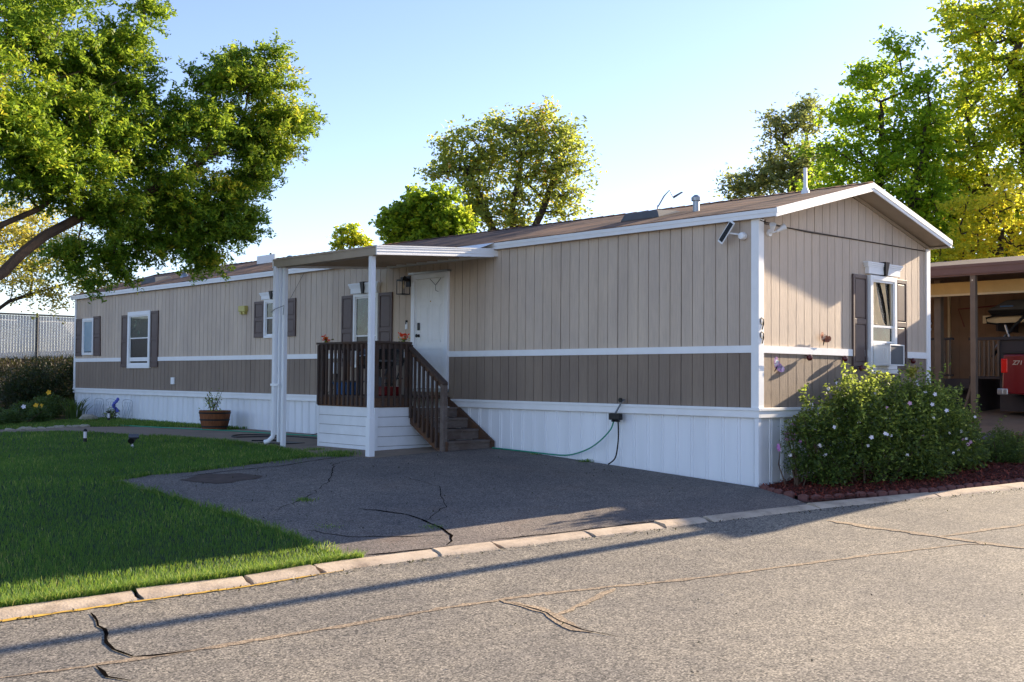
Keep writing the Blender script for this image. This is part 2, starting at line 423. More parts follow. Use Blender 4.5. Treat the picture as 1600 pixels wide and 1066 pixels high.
walk_poly = [(-.02,5.3),(-1.2,5.4),(-2.62,5.2),(-2.62,5.9),(-3.03,6.18),(-2.53,8.17),(-2.34,10.32),(-2.58,12.8),(-2.85,15.02),(-3.2,16.05),(-4.3,16.6),(-8,17.1),(-16,18),(-16,18.4),(-8,17.8),(-3.96,17.7),(-3.16,17.54),(-2.3,17.4),(-1.41,16.6),(-.6,15.1),(-.5,13.6),(-.02,13.4)]
sheet('walkway', walk_poly, 0.008, M['walk'])
lawn_poly = koff(KB[0:7], -.0)[0:7] + [(-6.45,1.52),(-6.48,2.7),(-6.6,3.87),(-6.74,5.1),(-6.03,5.42),(-5.5,5.37),(-4.03,5.85),(-3.05,6.15),(-2.56,8.17),(-2.37,10.32),(-2.61,12.8),(-2.88,15.0),(-3.25,16.0),(-4.3,16.57),(-8,17.07),(-24,18.9)]
sheet('lawn', lawn_poly, 0.0, M['lawnbase'])
lawn2_poly = [(-.02,13.5),(-.48,13.65),(-.57,15.15),(-1.38,16.67),(-2.25,17.45),(-3.2,17.6),(-4.2,17.8),(-8,17.9),(-12,18.4),(-12,20.5),(-4,20.4),(-1.5,20.6),(-.02,21)]
sheet('garden_strip_lawn', lawn2_poly, 0.002, M['lawnbase'])
mulch_poly = [(-.03,-.02),(-.26,-.55),(-.3,-1.05)] + [(p[0],p[1]) for p in koff(KB, -.16)[12:17]] + [(14,-3),(7.2,-.4),(5.2,.3),(4.79,.0)]
sheet('mulch_bed', mulch_poly, 0.012, M['mulch'])
sheet('neighbour_drive', [(6.6,-.2),(8.2,-2.4),(14,-4),(15,-4),(15,12),(6.6,12)], 0.004, M['walk'])
sheet('gravel_strip', [(5.4,.3),(7.1,-.5),(7.6,1.4),(6.4,3.5),(5,3.5)], 0.006, M['gravel'])

# kerb: separate cast lengths with cracked joints, one structure mesh
def kerb():
    back = koff(KB, 0); mb = MB()
    prof = [(-.01,-.15),(-.01,.014),(.02,.032),(.10,.030),(.17,.022),(.225,.010),(.25,-.02)]   # (offset towards road, height)
    # arclength resample
    P = [Vector((x,y)) for x,y in KB]; L = [0]
    for a,b in zip(P[:-1],P[1:]): L.append(L[-1]+(b-a).length)
    def at(s):
        for i in range(len(L)-1):
            if s <= L[i+1]:
                t = (s-L[i])/(L[i+1]-L[i]); return P[i].lerp(P[i+1], t), (P[i+1]-P[i]).normalized()
        return P[-1], (P[-1]-P[-2]).normalized()
    def s_of_x(x):
        for i in range(len(P)-1):
            if P[i].x <= x <= P[i+1].x: return L[i]+(L[i+1]-L[i])*(x-P[i].x)/(P[i+1].x-P[i].x)
    xs = [-24,-21,-18,-15.5,-13,-11.2,-8.55,-7.62,-6.95,-5.7,-5.02,-3.92,-3.0,-2.33,-.7,1.2,2.9,4.8,7,9.5,12,16,22,30,40]
    r = random.Random(3)
    for xa,xb in zip(xs[:-1], xs[1:]):
        sa, sb = s_of_x(xa)+r.uniform(.012,.03), s_of_x(xb)-r.uniform(.012,.03)
        dz0, dz1, do0, do1 = r.uniform(-.012,.012), r.uniform(-.012,.012), r.uniform(-.015,.015), r.uniform(-.015,.015)
        n = max(3, int((sb-sa)/.25)); rings = []
        for i in range(n+1):
            t = i/n; p,d = at(sa+(sb-sa)*t); nx,ny = d.y, -d.x
            ring = []
            for j,(o,h) in enumerate(prof):
                jj = r.uniform(-.005,.005)
                oo = o+do0+(do1-do0)*t+jj; x = p.x+nx*oo; y = p.y+ny*oo
                ex = r.uniform(-.02,.02) if i in (0,n) else 0
                ring.append((x+d.x*ex, y+d.y*ex, gz(x,y)+h+dz0+(dz1-dz0)*t + r.uniform(-.002,.002)))
            rings.append(ring)
        m = len(prof); vs = [v for rg in rings for v in rg]
        fs = [(i*m+k, i*m+k+1, (i+1)*m+k+1, (i+1)*m+k) for i in range(n) for k in range(m-1)]
        fs += [tuple(range(m)), tuple(range(n*m,(n+1)*m))[::-1]]
        mb.add(vs, fs)
    o = mb.build('kerb', M['kerb'], kind='structure', smooth=True)
    return at, s_of_x
kat, ksx = kerb()

def ribbon(name, pts, w, off, mat, seed=0, amp=.02, kind='structure', step=.08):
    if w < .04: step, amp = .11, amp*.8
    """meandering strip lying on the terrain"""
    r = random.Random(seed); P = []
    for a,b in zip(pts[:-1], pts[1:]):
        d = math.hypot(b[0]-a[0], b[1]-a[1]); n = max(1, int(d/step))
        for i in range(n):
            t = i/n; P.append((a[0]+(b[0]-a[0])*t+r.uniform(-amp,amp), a[1]+(b[1]-a[1])*t+r.uniform(-amp,amp)))
    P.append(pts[-1]); n = len(P); mb = MB(); vs = []
    for i,p in enumerate(P):
        a = P[max(0,i-1)]; b = P[min(n-1,i+1)]; dx,dy = b[0]-a[0], b[1]-a[1]; l = math.hypot(dx,dy) or 1
        e = min(i, n-1-i)/max(1,n*.12); ww = w*min(1, .25+e)*r.uniform(.55,1.3)/2
        for s_ in (-1,1):
            x,y = p[0]-dy/l*ww*s_, p[1]+dx/l*ww*s_; vs.append((x,y,gz(x,y)+off))
    mb.add(vs, [(2*i,2*i+1,2*i+3,2*i+2) for i in range(n-1)])
    return mb.build(name, mat, kind=kind)
ribbon('crack_sealer', [(-10.09,-1.1),(-9.52,-1.26),(-8.89,-1.4),(-7.95,-1.59),(-6.84,-1.76),(-5.96,-1.97),(-4.8,-2.42),(-3.83,-2.77),(-2.76,-3.13),(-2.2,-3.36),(-1.6,-3.6),(-1.4,-3.9)], .065, .004, M['seal'], 1, .012)
ribbon('crack_sealer', [(-6.38,-1.87),(-6.32,-2.35),(-6.41,-2.58),(-6.55,-2.92),(-6.53,-3.07)], .10, .0052, M['seal'], 2, .015)
ribbon('crack_sealer', [(-6.34,-2.51),(-5.96,-2.42),(-5.38,-2.26)], .06, .0046, M['seal'], 3, .012)
ribbon('crack_sealer', [(-1.33,-1.84),(-1.3,-2.68),(-1.4,-3.31),(-1.44,-3.73),(-1.47,-4.13),(-1.3,-5.2)], .12, .0052, M['seal'], 4, .02)
ribbon('crack_sealer', [(-1.4,-3.2),(-.4,-3.5),(1.5,-4.1)], .08, .0046, M['seal'], 9, .02)
ribbon('pavement_crack', [(-9.05,.0),(-9.16,-.51),(-9.27,-.83),(-9.28,-1.01),(-9.27,-1.25),(-9.15,-1.32),(-8.9,-1.4)], .024, .0062, M['crack'], 5, .02)
ribbon('pavement_crack', [(-9.54,-1.3),(-9.55,-1.55),(-9.48,-1.72)], .03, .0062, M['crack'], 6, .02)
ribbon('pavement_crack', [(-6.36,-2.0),(-6.34,-2.4),(-6.45,-2.65),(-6.53,-3.0),(-6.5,-3.3)], .014, .0072, M['crack'], 7, .012)
ribbon('pavement_crack', [(-5.4,-.02),(-5.23,.1),(-4.93,.66),(-4.81,1.39),(-5.08,2.02)], .03, .0072, M['crack'], 8, .03)
ribbon('pavement_crack', [(-5.1,.35),(-5.6,.6),(-6.0,.9),(-6.2,1.4)], .018, .0076, M['crack'], 10, .03)
ribbon('pavement_crack', [(-4.9,1.0),(-4.2,1.5),(-3.4,2.6),(-3.3,3.6)], .010, .008, M['crack'], 11, .03)
ribbon('pavement_crack', [(-6.0,2.4),(-5.2,2.9),(-4.3,3.8),(-3.5,4.9),(-2.6,5.4)], .010, .0084, M['crack'], 12, .03)
ribbon('pavement_crack', [(-5.9,4.9),(-5.2,5.1),(-4.2,5.2),(-3.2,5.6),(-2.7,5.75)], .025, .0088, M['crack'], 13, .03)
ribbon('pavement_crack', [(-4.9,-.12),(-4.0,-.36),(-3.1,-.55),(-2.5,-.68)], .025, .0092, M['crack'], 14, .02)
ribbon('pavement_crack', [(-6.3,.18),(-5.8,.02),(-5.35,-.05)], .025, .0096, M['crack'], 15, .02)
stain = [(-5.98,4.75),(-5.5,4.98),(-5.05,4.85),(-4.9,4.5),(-5.2,4.32),(-5.7,4.28)]
M['stain'] = simple('soil_stain', S(84,70,62), .95, .3, 8, .5, 40)
sheet('soil_patch', wob(stain, .05, .15, 4, True), .009, M['stain'])
ribbon('yellow_kerb_line', koff([(-12.5,1.2),(-9.59,.46),(-8.58,.33),(-7.65,.17),(-6.75,.09)], .27), .045, .007, M['yellow'], 16, .006)

# ------------------------------------------------------------------ grass blades (stuff)
def in_poly(px, py, poly):
    inside = np.zeros(len(px), bool); n = len(poly); j = n-1
    for i in range(n):
        xi,yi = poly[i]; xj,yj = poly[j]
        c = ((yi > py) != (yj > py)) & (px < (xj-xi)*(py-yi)/((yj-yi)+1e-12)+xi)
        inside ^= c; j = i
    return inside
def gznp(x, y):
    a = np.where(x > 0, .05, .05+(.02-.05)*np.clip(y/6,0,1))
    z = a*np.clip(x,-18,12)+.05*np.clip(y,-2.5,5) + np.where(x > 5, .06*(np.minimum(x,9)-5), 0)
    t = np.clip((y-25)/5,0,1); return z+1.75*t*t*(3-2*t)
def blades(name, x, y, h, w, mat, lean=.45, z0=None, rnd=None):
    n = len(x); ang = RNG.uniform(0, 2*np.pi, n); la = RNG.uniform(0, 2*np.pi, n); ln = RNG.uniform(.1, 1, n)*lean*h
    z = gznp(x, y) if z0 is None else z0
    ux, uy = np.cos(ang)*w/2, np.sin(ang)*w/2
    dx, dy = np.cos(la)*ln, np.sin(la)*ln
    V = np.zeros((n,5,3))
    V[:,0] = np.stack([x-ux,y-uy,z-.005],1); V[:,1] = np.stack([x+ux,y+uy,z-.005],1)
    V[:,2] = np.stack([x+ux*.8+dx*.3,y+uy*.8+dy*.3,z+h*.55],1); V[:,3] = np.stack([x-ux*.8+dx*.3,y-uy*.8+dy*.3,z+h*.55],1)
    V[:,4] = np.stack([x+dx,y+dy,z+h*.95],1)
    b = np.arange(n)[:,None]*5
    F = np.concatenate([b+np.array([[0,1,2]]), b+np.array([[0,2,3]]), b+np.array([[3,2,4]])])
    r = RNG.uniform(0,1,n) if rnd is None else rnd
    return npmesh(name, V.reshape(-1,3), F, mat, rnd=np.repeat(r,5), kind='stuff')
def lawn_scatter(n, poly, bx, dens_dist=True):
    x = RNG.uniform(bx[0], bx[1], n); y = RNG.uniform(bx[2], bx[3], n)
    k = in_poly(x, y, poly); x, y = x[k], y[k]
    d = np.hypot(x+12.65, y+8.79); 
    p = np.clip((10.5/d)**2.2, 0, 1) if dens_dist else np.ones(len(d)); k = RNG.uniform(0,1,len(d)) < p
    return x[k], y[k]
x, y = lawn_scatter(760000, lawn_poly, (-15.5,-2.3,-.2,18))
# keep only what lies inside or close to the frame
k = (x-(-12.65))*.951 - (y+8.79)*.309 > -1.6
x, y = x[k], y[k]
d = np.hypot(x+12.65, y+8.79)
patch = .5+.5*np.sin(x*1.7+np.sin(y*1.1)*2)*np.sin(y*1.3+x*.4)
h = RNG.uniform(.03,.065,len(x))*(.85+.35*patch); w = .0045*np.clip(d/9,1,3)
edge = (y < .55-.2*(x+9.59)+.0) ; kb = np.interp(x, [p[0] for p in KB], [p[1] for p in KB])
near = np.clip(1-(y-kb)/.45, 0, 1); h = h*(1+near*.9)
blades('lawn_grass', x, y, h, w, M['grass'], .7, rnd=np.clip(RNG.normal(.42,.24,len(x))+.3*(patch-.5)+.18*near,0,1))  # blades beside the kerb coloured yellower, painting the sunlit strip
xf = RNG.uniform(-11,-6.4,9000); yf = np.interp(xf, [p[0] for p in KB], [p[1] for p in KB])+np.abs(RNG.normal(0,.05,9000))-.01
blades('kerb_edge_grass', xf, yf, RNG.uniform(.05,.12,9000), .005, M['grass'], 1.0, rnd=np.clip(RNG.normal(.6,.25,9000),0,1))  # lighter blade colours paint the sunlit fringe along the kerb
x, y = lawn_scatter(60000, lawn2_poly, (-8,0,13.4,21), False)
blades('strip_grass', x, y, RNG.uniform(.04,.09,len(x)), .012, M['grass'], .7)
# tufts in driveway cracks and edges
def tuft(cx_, cy_, n, r_, h_): return (RNG.normal(cx_, r_, n), RNG.normal(cy_, r_, n), RNG.uniform(.4,1,n)*h_)
A = [tuft(*a) for a in [(-5.35,2.75,160,.06,.05),(-5.0,.75,90,.06,.03),(-5.9,1.4,90,.07,.03),(-2.75,5.9,500,.12,.08),(-2.55,6.2,500,.14,.09),(-2.35,7.2,260,.1,.06),(-3.2,6.25,500,.2,.07),(-.1,3.1,120,.06,.06),(-.12,4.2,60,.05,.04),(-3.9,6.0,400,.25,.06)]]
blades('driveway_weeds', np.concatenate([a[0] for a in A]), np.concatenate([a[1] for a in A]), np.concatenate([a[2] for a in A]), .007, M['grass'], .9)
x = RNG.uniform(-9,4,16000); y = RNG.uniform(25,30,16000)
blades('bank_dry_grass', x, y, RNG.uniform(.05,.16,16000), .03, M['drygrass'], 1.0)

EP = [(-6.49,.3),(-6.45,1.52),(-6.48,2.7),(-6.6,3.87),(-6.74,5.1),(-6.03,5.4),(-5.5,5.36),(-4.03,5.84),(-3.05,6.12),(-2.56,8.17),(-2.37,10.32),(-2.61,12.8)]
ex, ey = [], []
for (xa,ya),(xb,yb) in zip(EP[:-1],EP[1:]):
    q = int(420*math.hypot(xb-xa,yb-ya)); t_ = RNG.uniform(0,1,q); dn = .045+.05*np.sin(t_*9+xa*5)
    ex.append(xa+(xb-xa)*t_+RNG.normal(0,1,q)*dn); ey.append(ya+(yb-ya)*t_+RNG.normal(0,1,q)*dn)
ex, ey = np.concatenate(ex), np.concatenate(ey)
blades('lawn_edge_grass', ex, ey, RNG.uniform(.025,.085,len(ex)), .008, M['grass'], 1.2)
# mulch chips
def chips(name, n, poly, bx, mat, L=(.02,.07), W=(.008,.02)):
    x = RNG.uniform(bx[0],bx[1],n); y = RNG.uniform(bx[2],bx[3],n); k = in_poly(x,y,poly); x, y = x[k], y[k]; n = len(x)
    a = RNG.uniform(0,2*np.pi,n); l = RNG.uniform(*L,n)/2; w = RNG.uniform(*W,n)/2; tz = RNG.normal(0,.35,n); z = gznp(x,y)+.016+RNG.uniform(0,.03,n)
    ca, sa = np.cos(a), np.sin(a); V = np.zeros((n,4,3))
    for i,(p,q) in enumerate(((-1,-1),(1,-.7),(.9,1),(-1,.8))):
        V[:,i] = np.stack([x+ca*l*p-sa*w*q, y+sa*l*p+ca*w*q, z+l*p*tz+w*q*RNG.normal(0,.3,n)],1)
    F = np.arange(n*4).reshape(n,4)
    return npmesh(name, V.reshape(-1,3), F, mat, rnd=np.repeat(RNG.uniform(0,1,n),4), kind='stuff')
chips('mulch', 42000, mulch_poly, (-.4,8,-3.8,.2), M['chip'])
chips('far_bed_mulch', 5000, [(-9,18),(-1,18),(-1,25),(-9,25)], (-9,-1,18,25), M['chip'])

# ------------------------------------------------------------------ the mobile home
HW, HL = 4.79, 23.58            # width along X, length along Y
home = thing('mobile_home', 'long tan and brown mobile home with white skirting and a brown shingle roof', 'mobile home', (0, 0, 0))
ZT, ZB, ZM = 3.62, 1.06, 1.855  # top, bottom of siding, belt centre
def Fl(u, v, w): return (-w, u, v)          # long wall, u = y
def Fg(u, v, w): return (u, -w, v)          # gable wall, u = x
def fbox(mb, F, u0, u1, v0, v1, w0, w1):
    mb.box(F(u0,v0,w0), F(u1,v1,w1))
def gtop(x): return 3.635 + (.56)*(1-abs(x-2.4)/2.4)
def strips(mb, F, u0, u1, v0, vt, jit=0):
    u = u0; q_ = 0
    while u < u1-.004:
        q_ += 1
        a, b = u+.006, min(u+.2032-(.012 if q_%6 == 0 else .006), u1)
        t0, t1 = (vt(a), vt(b)) if callable(vt) else (vt, vt)
        lo = [F(a,v0,-.012),F(b,v0,-.012),F(b,t1,-.012),F(a,t0,-.012)]; hi = [F(a,v0,0),F(b,v0,0),F(b,t1,0),F(a,t0,0)]
        mb.hull8(lo, hi); u += .2032
up = MB(); strips(up, Fl, .10, HL-.1, ZM+.045, ZT)
strips(up, Fg, .10, 2.4, ZM+.045, 3.56); strips(up, Fg, 2.4, HW-.1, ZM+.045, 3.56)
strips(up, Fg, .17, 2.4, 3.575, gtop); strips(up, Fg, 2.4, HW-.1, 3.575, gtop)
up.build('upper_siding', M['tan'], home)
lo_ = MB(); strips(lo_, Fl, .10, HL-.1, ZB, ZM-.045); strips(lo_, Fg, .10, 2.4, ZB, ZM-.045); strips(lo_, Fg, 2.4, HW-.1, ZB, ZM-.045)
lo_.build('lower_siding', M['brown'], home)
core = MB()
core.prism([(.011,.011,1.0),(HW-.011,.011,1.0),(HW-.011,.011,3.6),(2.4,.011,4.17),(.011,.011,3.6)], (0,HL-.022,0))
core.build('wall_backing', M['groove'], home)
far = MB(); far.box((HW-.009,.1,.9),(HW,HL-.1,3.6)); far.box((.1,HL-.009,.9),(HW-.1,HL,3.6)); far.build('rear_siding', M['tan'], home)
tr = MB()
for F,u1 in ((Fl,HL-.1),(Fg,HW-.1)): fbox(tr, F, .1, u1, ZM-.05, ZM+.05, -.005, .02)
tr.build('belt_trim', M['white'], home)
ct = MB()
ct.box((-.024,-.024,ZB),(.1,.0,3.62)); ct.box((-.024,.0,ZB),(0,.1,3.62))
ct.build('corner_trim', M['white'], home, bevel=.003)
ct = MB(); ct.box((HW-.1,-.024,ZB),(HW+.024,0,3.6)); ct.build('corner_trim', M['white'], home, bevel=.003)
ct = MB(); ct.box((-.024,HL-.1,ZB),(0,HL+.02,3.62)); ct.box((0,HL,ZB),(.1,HL+.02,3.62)); ct.build('corner_trim', M['white'], home, bevel=.003)
gs = MB(); gs.box((.12,-.006,3.558),(HW-.1,.0,3.572)); gs.build('gable_seam', M['groove'], home)
# skirting: ribbed white metal with a top channel
def skirt():
    mb = MB(); prof = [0.0,0.0,.012,.012,0,0,.012,.012,0,0]; us = [0,.030,.036,.052,.058,.078,.084,.1,.106,.27]
    def run(F, u0, u1, base):
        pts = []; u = u0; i = 0
        while u < u1:
            for k in range(9):
                uu = u+us[k]
                if uu > u1: break
                pts.append((uu, prof[k]))
            u += .27
        pts.append((u1,0))
        vs = []; 
        for (uu,w) in pts:
            vs += [F(uu, base(uu), w-.03), F(uu, .985, w-.03)]
        mb.add(vs, [(2*i,2*i+1,2*i+3,2*i+2) for i in range(len(pts)-1)])
    run(Fl, -.0, HL, lambda u: gz(0,u)-.06+ (.045 if .35 < u < .65 or 1.15 < u < 1.5 else 0))
    run(Fg, -.0, HW, lambda u: gz(u,0)-.06)
    return mb.build('skirting', M['whitemetal'], home)
skirt()
sc_ = MB()
sc_.box((-.034,-.036,.925),(-.0,HL,1.02)); sc_.box((0,-.036,.925),(HW+.02,-.0,1.02))
sc_.box((-.05,-.052,1.02),(0,HL,1.06)); sc_.box((0,-.052,1.02),(HW+.03,0,1.06))
sc_.build('skirting_top_rail', M['white'], home, bevel=.004)
bt = MB(); bt.box((.07,.07,-.3),(HW,HL,1.0)); bt.build('skirting_backing', M['groove'], home)
cp = MB(); cp.box((-.012,-.014,-.03),(.05,-.0,.93)); cp.box((-.014,0,-.03),(0,.05,.93)); cp.build('skirting_corner', M['whitemetal'], home)

# roof
EO, RO = .075, .34       # eave and rake overhang
XR = 2.4
def rz(y): return 4.375 + .0*y + .13*min(1,max(0,(y+.32)/20))
def roof():
    mb = MB(); ys = [-RO-.012] + [i*2.0 for i in range(0,12)] + [HL+.2]; prev = None
    vs = []
    for y in ys:
        e = 3.735; vs += [(-EO-.03,y,e),(XR,y,rz(y)),(HW+EO+.03,y,e),(HW+EO+.03,y,e-.012),(XR,y,rz(y)-.02),(-EO-.03,y,e-.012)]
    n = len(ys); fs = []
    for i in range(n-1):
        for k in range(6): fs.append((i*6+k, i*6+(k+1)%6, (i+1)*6+(k+1)%6, (i+1)*6+k))
    fs += [tuple(range(6)), tuple(range((n-1)*6, n*6))[::-1]]
    mb.add(vs, fs); r = mb.build('roof', M['shingle'], home)
    rc = MB(); yy = -RO
    while yy < HL+.1:           # ridge cap shingles
        y2 = yy+.3; rc.add([(XR-.14,yy,rz(yy)-.02),(XR,yy,rz(yy)+.018),(XR+.14,yy,rz(yy)-.02),(XR-.14,y2,rz(y2)-.032),(XR,y2,rz(y2)+.006),(XR+.14,y2,rz(y2)-.032)],
                           [(0,1,4,3),(1,2,5,4),(0,2,1)]); yy += .27
    rc.build('ridge_cap', M['shingle'], r)
    return r
roofo = roof()
fa = MB(); fa.box((-EO-.02,-RO,3.615),(-EO,HL+.15,3.722)); fa.box((-EO-.028,-RO,3.67),(-EO-.02,HL+.15,3.722)); fa.build('eave_fascia', M['white'], home)
fb = MB(); fb.box((HW+EO,-RO,3.615),(HW+EO+.02,HL+.15,3.722)); fb.build('eave_fascia', M['white'], home)
def rake(x0, x1, za, zb, name):
    mb = MB()
    for (w0,w1,d0,d1) in ((-RO-.0,-RO-.02,0,.125),(-RO-.02,-RO-.03,.05,.125)):
        mb.hull8([(x0,w0,za+d0),(x1,w0,zb+d0),(x1,w0,zb+d1),(x0,w0,za+d1)], [(x0,w1,za+d0),(x1,w1,zb+d0),(x1,w1,zb+d1),(x0,w1,za+d1)])
    return mb.build(name, M['white'], home)
rake(-EO-.028, XR, 3.605, 4.243, 'rake_board'); rake(XR, HW+EO+.02, 4.243, 3.605, 'rake_board')
so = MB()
for xa,xb,za,zb in ((-EO,XR,3.64,4.26),(XR,HW+EO,4.26,3.64)):
    so.hull8([(xa,-RO,za),(xb,-RO,zb),(xb,0,zb),(xa,0,za)], [(xa,-RO,za+.02),(xb,-RO,zb+.02),(xb,0,zb+.02),(xa,0,za+.02)])
so.box((-EO,-RO,3.618),(0,HL+.1,3.632)); so.box((HW,-RO,3.618),(HW+EO,HL+.1,3.632))
so.build('soffit', M['soffit'], home)
st = MB()
for xa,xb,za,zb in ((.1,XR,3.63,4.225),(XR,HW-.0,4.225,3.61)):
    st.hull8([(xa,-.022,za-.02),(xb,-.022,zb-.02),(xb,0,zb-.02),(xa,0,za-.02)], [(xa,-.022,za+.03),(xb,-.022,zb+.03),(xb,0,zb+.03),(xa,0,za+.03)])
st.build('gable_moulding', M['soffit'], home)

# windows and shutters
def window(F, u0, u1, v0, v1, head=False, left=True, pane_top='glass', pane_bot='screen', split=.5, fw=.07, flip=1, parent=home):
    fr = MB()
    fbox(fr,F,u0,u0+fw,v0,v1,-.01,.045); fbox(fr,F,u1-fw,u1,v0,v1,-.01,.045)
    fbox(fr,F,u0+fw,u1-fw,v1-fw,v1,-.01,.045); fbox(fr,F,u0+fw,u1-fw,v0,v0+fw,-.01,.045)
    w = fr.build('window', M['white'], parent, bevel=.004)
    vm = v0+(v1-v0)*split; s_ = MB(); a,b = u0+fw, u1-fw; t_ = .028
    for (c,d,o) in ((vm,v1-fw,.026),(v0+fw,vm+.03,.012)):
        fbox(s_,F,a,a+t_,c,d,-.005,o); fbox(s_,F,b-t_,b,c,d,-.005,o)
        fbox(s_,F,a+t_,b-t_,d-t_,d,-.005,o); fbox(s_,F,a+t_,b-t_,c,c+t_,-.005,o)
    s_.build('sash', M['white'], w)
    p = MB(); fbox(p,F,a+t_,b-t_,vm+t_,v1-fw-t_,-.004,.012); p.build('upper_pane', M[pane_top], w)
    p = MB(); fbox(p,F,a+t_,b-t_,v0+fw+t_,vm+.002,-.004,.004); p.build('lower_pane', M[pane_bot], w)
    return w
def shutter(F, u0, u1, v0, v1, parent=home, tilt=0, split=.5):
    mb = MB(); t = .035; bw = .045; um = (u1-u0); vm = v0+(v1-v0)*split
    d = lambda v: tilt*(v-v0)
    def b(a,c,e,f,w0,w1):
        mb.hull8([F(a+d(e),e,w0),F(c+d(e),e,w0),F(c+d(f),f,w0),F(a+d(f),f,w0)],[F(a+d(e),e,w1),F(c+d(e),e,w1),F(c+d(f),f,w1),F(a+d(f),f,w1)])
    b(u0,u1,v0,v1,.002,.018)
    b(u0,u0+bw,v0,v1,.018,t); b(u1-bw,u1,v0,v1,.018,t)
    for e,f in ((v0,v0+.09),(vm-.04,vm+.04),(v1-.06,v1)): b(u0+bw,u1-bw,e,f,.018,t)
    s_ = mb.build('shutter', M['shutter'], parent, bevel=.004)
    pm = MB(); g = .018
    mb = pm
    for e,f in ((v0+.09,vm-.04),(vm+.04,v1-.06)): b(u0+bw+g,u1-bw-g,e+g,f-g,.018,.03)
    pm.build('raised_panel', M['shutter'], s_, bevel=.006)
    return s_
def header(F, u0, u1, v0, v1, key=True):
    mb = MB(); fbox(mb,F,u0+.06,u1-.06,v0,v0+(v1-v0)*.55,0,.07)
    n = 3
    for i in range(n):
        a = v0+(v1-v0)*(.55+.15*i); fbox(mb,F,u0+.03-.015*i,u1-.03+.015*i,a,a+(v1-v0)*.15,0,.074+.008*i)
    h = mb.build('window_header', M['white'], home, bevel=.003)
    if key:
        c = (u0+u1)/2; k = MB()
        k.hull8([F(c-.028,v0-.01,.0),F(c+.028,v0-.01,.0),F(c+.06,v1+.02,.0),F(c-.06,v1+.02,.0)], [F(c-.028,v0-.01,.10),F(c+.028,v0-.01,.10),F(c+.06,v1+.02,.12),F(c-.06,v1+.02,.12)])
        k.build('keystone', M['black'], h)
# A far bedroom
window(Fl,22.2,22.98,2.0,3.04,pane_top='blind',pane_bot='blind',split=.02)
shutter(Fl,23.03,23.47,1.97,3.05); shutter(Fl,21.72,22.17,1.97,3.08,tilt=.06)
# B
window(Fl,18.58,19.93,1.62,3.11,split=.52,fw=.11)
shutter(Fl,19.94,20.34,1.65,3.04); shutter(Fl,18.14,18.56,1.65,3.09)
# C small with header
window(Fl,12.12,12.9,2.27,3.12,fw=.06); header(Fl,12.0,13.04,3.12,3.27)
shutter(Fl,12.92,13.34,2.29,3.09); shutter(Fl,11.63,12.06,2.29,3.1)
# D on the porch
window(Fl,8.66,9.48,1.62,3.06,split=.42,fw=.06); header(Fl,8.6,9.6,3.07,3.27)
shutter(Fl,9.5,9.9,1.64,3.05); shutter(Fl,8.22,8.64,1.64,3.05)
# gable window with curtain and AC
def gable_window():
    u0,u1,v0,v1 = 2.82,3.62,1.62,3.05; fw = .07; F = Fg
    fr = MB()
    fbox(fr,F,u0,u0+fw,v0,v1,-.0,.075); fbox(fr,F,u1-fw,u1,v0,v1,-.0,.075); fbox(fr,F,u0+fw,u1-fw,v1-fw,v1,-.0,.075); fbox(fr,F,u0+fw,u1-fw,v0,v0+fw*.8,-.0,.075)
    w = fr.build('window', M['white'], home, bevel=.004, label='gable window with striped cream curtain')
    rm = MB(); fbox(rm,F,u0+fw,u1-fw,v0+.05,v1-fw,.001,.004); rm.build('room_shade_sheet', M['screen'], w)  # added dark sheet, the unlit room's shade put into its colour
    s_ = MB(); a,b = u0+fw,u1-fw; t_ = .03; vm = 2.26
    for (c,d,o) in ((vm,v1-fw,.062),(v0+.4,vm+.02,.05)):
        fbox(s_,F,a,a+t_,c,d,.005,o); fbox(s_,F,b-t_,b,c,d,.005,o); fbox(s_,F,a+t_,b-t_,d-t_,d,.005,o); fbox(s_,F,a+t_,b-t_,c,c+t_,.005,o)
    s_.build('sash', M['white'], w)
    p = MB(); fbox(p,F,a+t_,b-t_,vm+t_,v1-fw-t_,.050,.054); p.build('upper_pane', M['clear'], w)
    p = MB(); fbox(p,F,a+t_,b-t_,v0+.43,vm-.01,.006,.03); p.build('lower_pane', M['glass'], w)
    # curtain panels leaving two dark crescents
    cu = MB(); z0,z1 = vm+t_+.01, v1-fw-t_; X0,X1 = a+t_,b-t_; n = 26
    def gapL(t): return X0+(.0+.1*t)            # helper
    def strip(fa_, fb_):
        vs = []; 
        for i in range(n+1):
            t = i/n; z = z0+(z1-z0)*t
            xa, xb = fa_(t), fb_(t)
            for k in range(7):
                q = k/6; xx = xa+(xb-xa)*q
                vs.append(F(xx, z, .02+.012*math.sin(q*9+t*2)))
        cu.add(vs, [(i*7+k,i*7+k+1,(i+1)*7+k+1,(i+1)*7+k) for i in range(n) for k in range(6)])
    W_ = X1-X0
    e1 = lambda t: X0+W_*(.74-.46*t**.55)        # left edge of crescent 1: low right, high left
    e2 = lambda t: X0+W_*(.80-.38*t**1.5)
    e3 = lambda t: X0+W_*(.95-.20*t**.6)
    strip(lambda t: X0+W_*(.10*(1-t)**2), e1)
    strip(e2, e3)
    strip(lambda t: X0+W_*(.97-.06*t), lambda t: X1)
    cu.build('curtain', M['curtain'], w)
    ap = MB(); fbox(ap,F,a,b-.25,v0+.06,v0+.40,.02,.04)
    for i in range(7): fbox(ap,F,a+.02+i*.042,a+.035+i*.042,v0+.07,v0+.39,.04,.052)
    ap.build('accordion_panel', M['white'], w)
gable_window()
header(Fg,2.72,3.79,3.07,3.25)
shutter(Fg,2.39,2.79,1.62,3.04); shutter(Fg,3.66,4.02,1.62,3.04)
sl = MB(); sl.box((2.86,-.10,1.55),(3.6,0,1.615)); sl.build('window_sill', M['white'], home, bevel=.004)

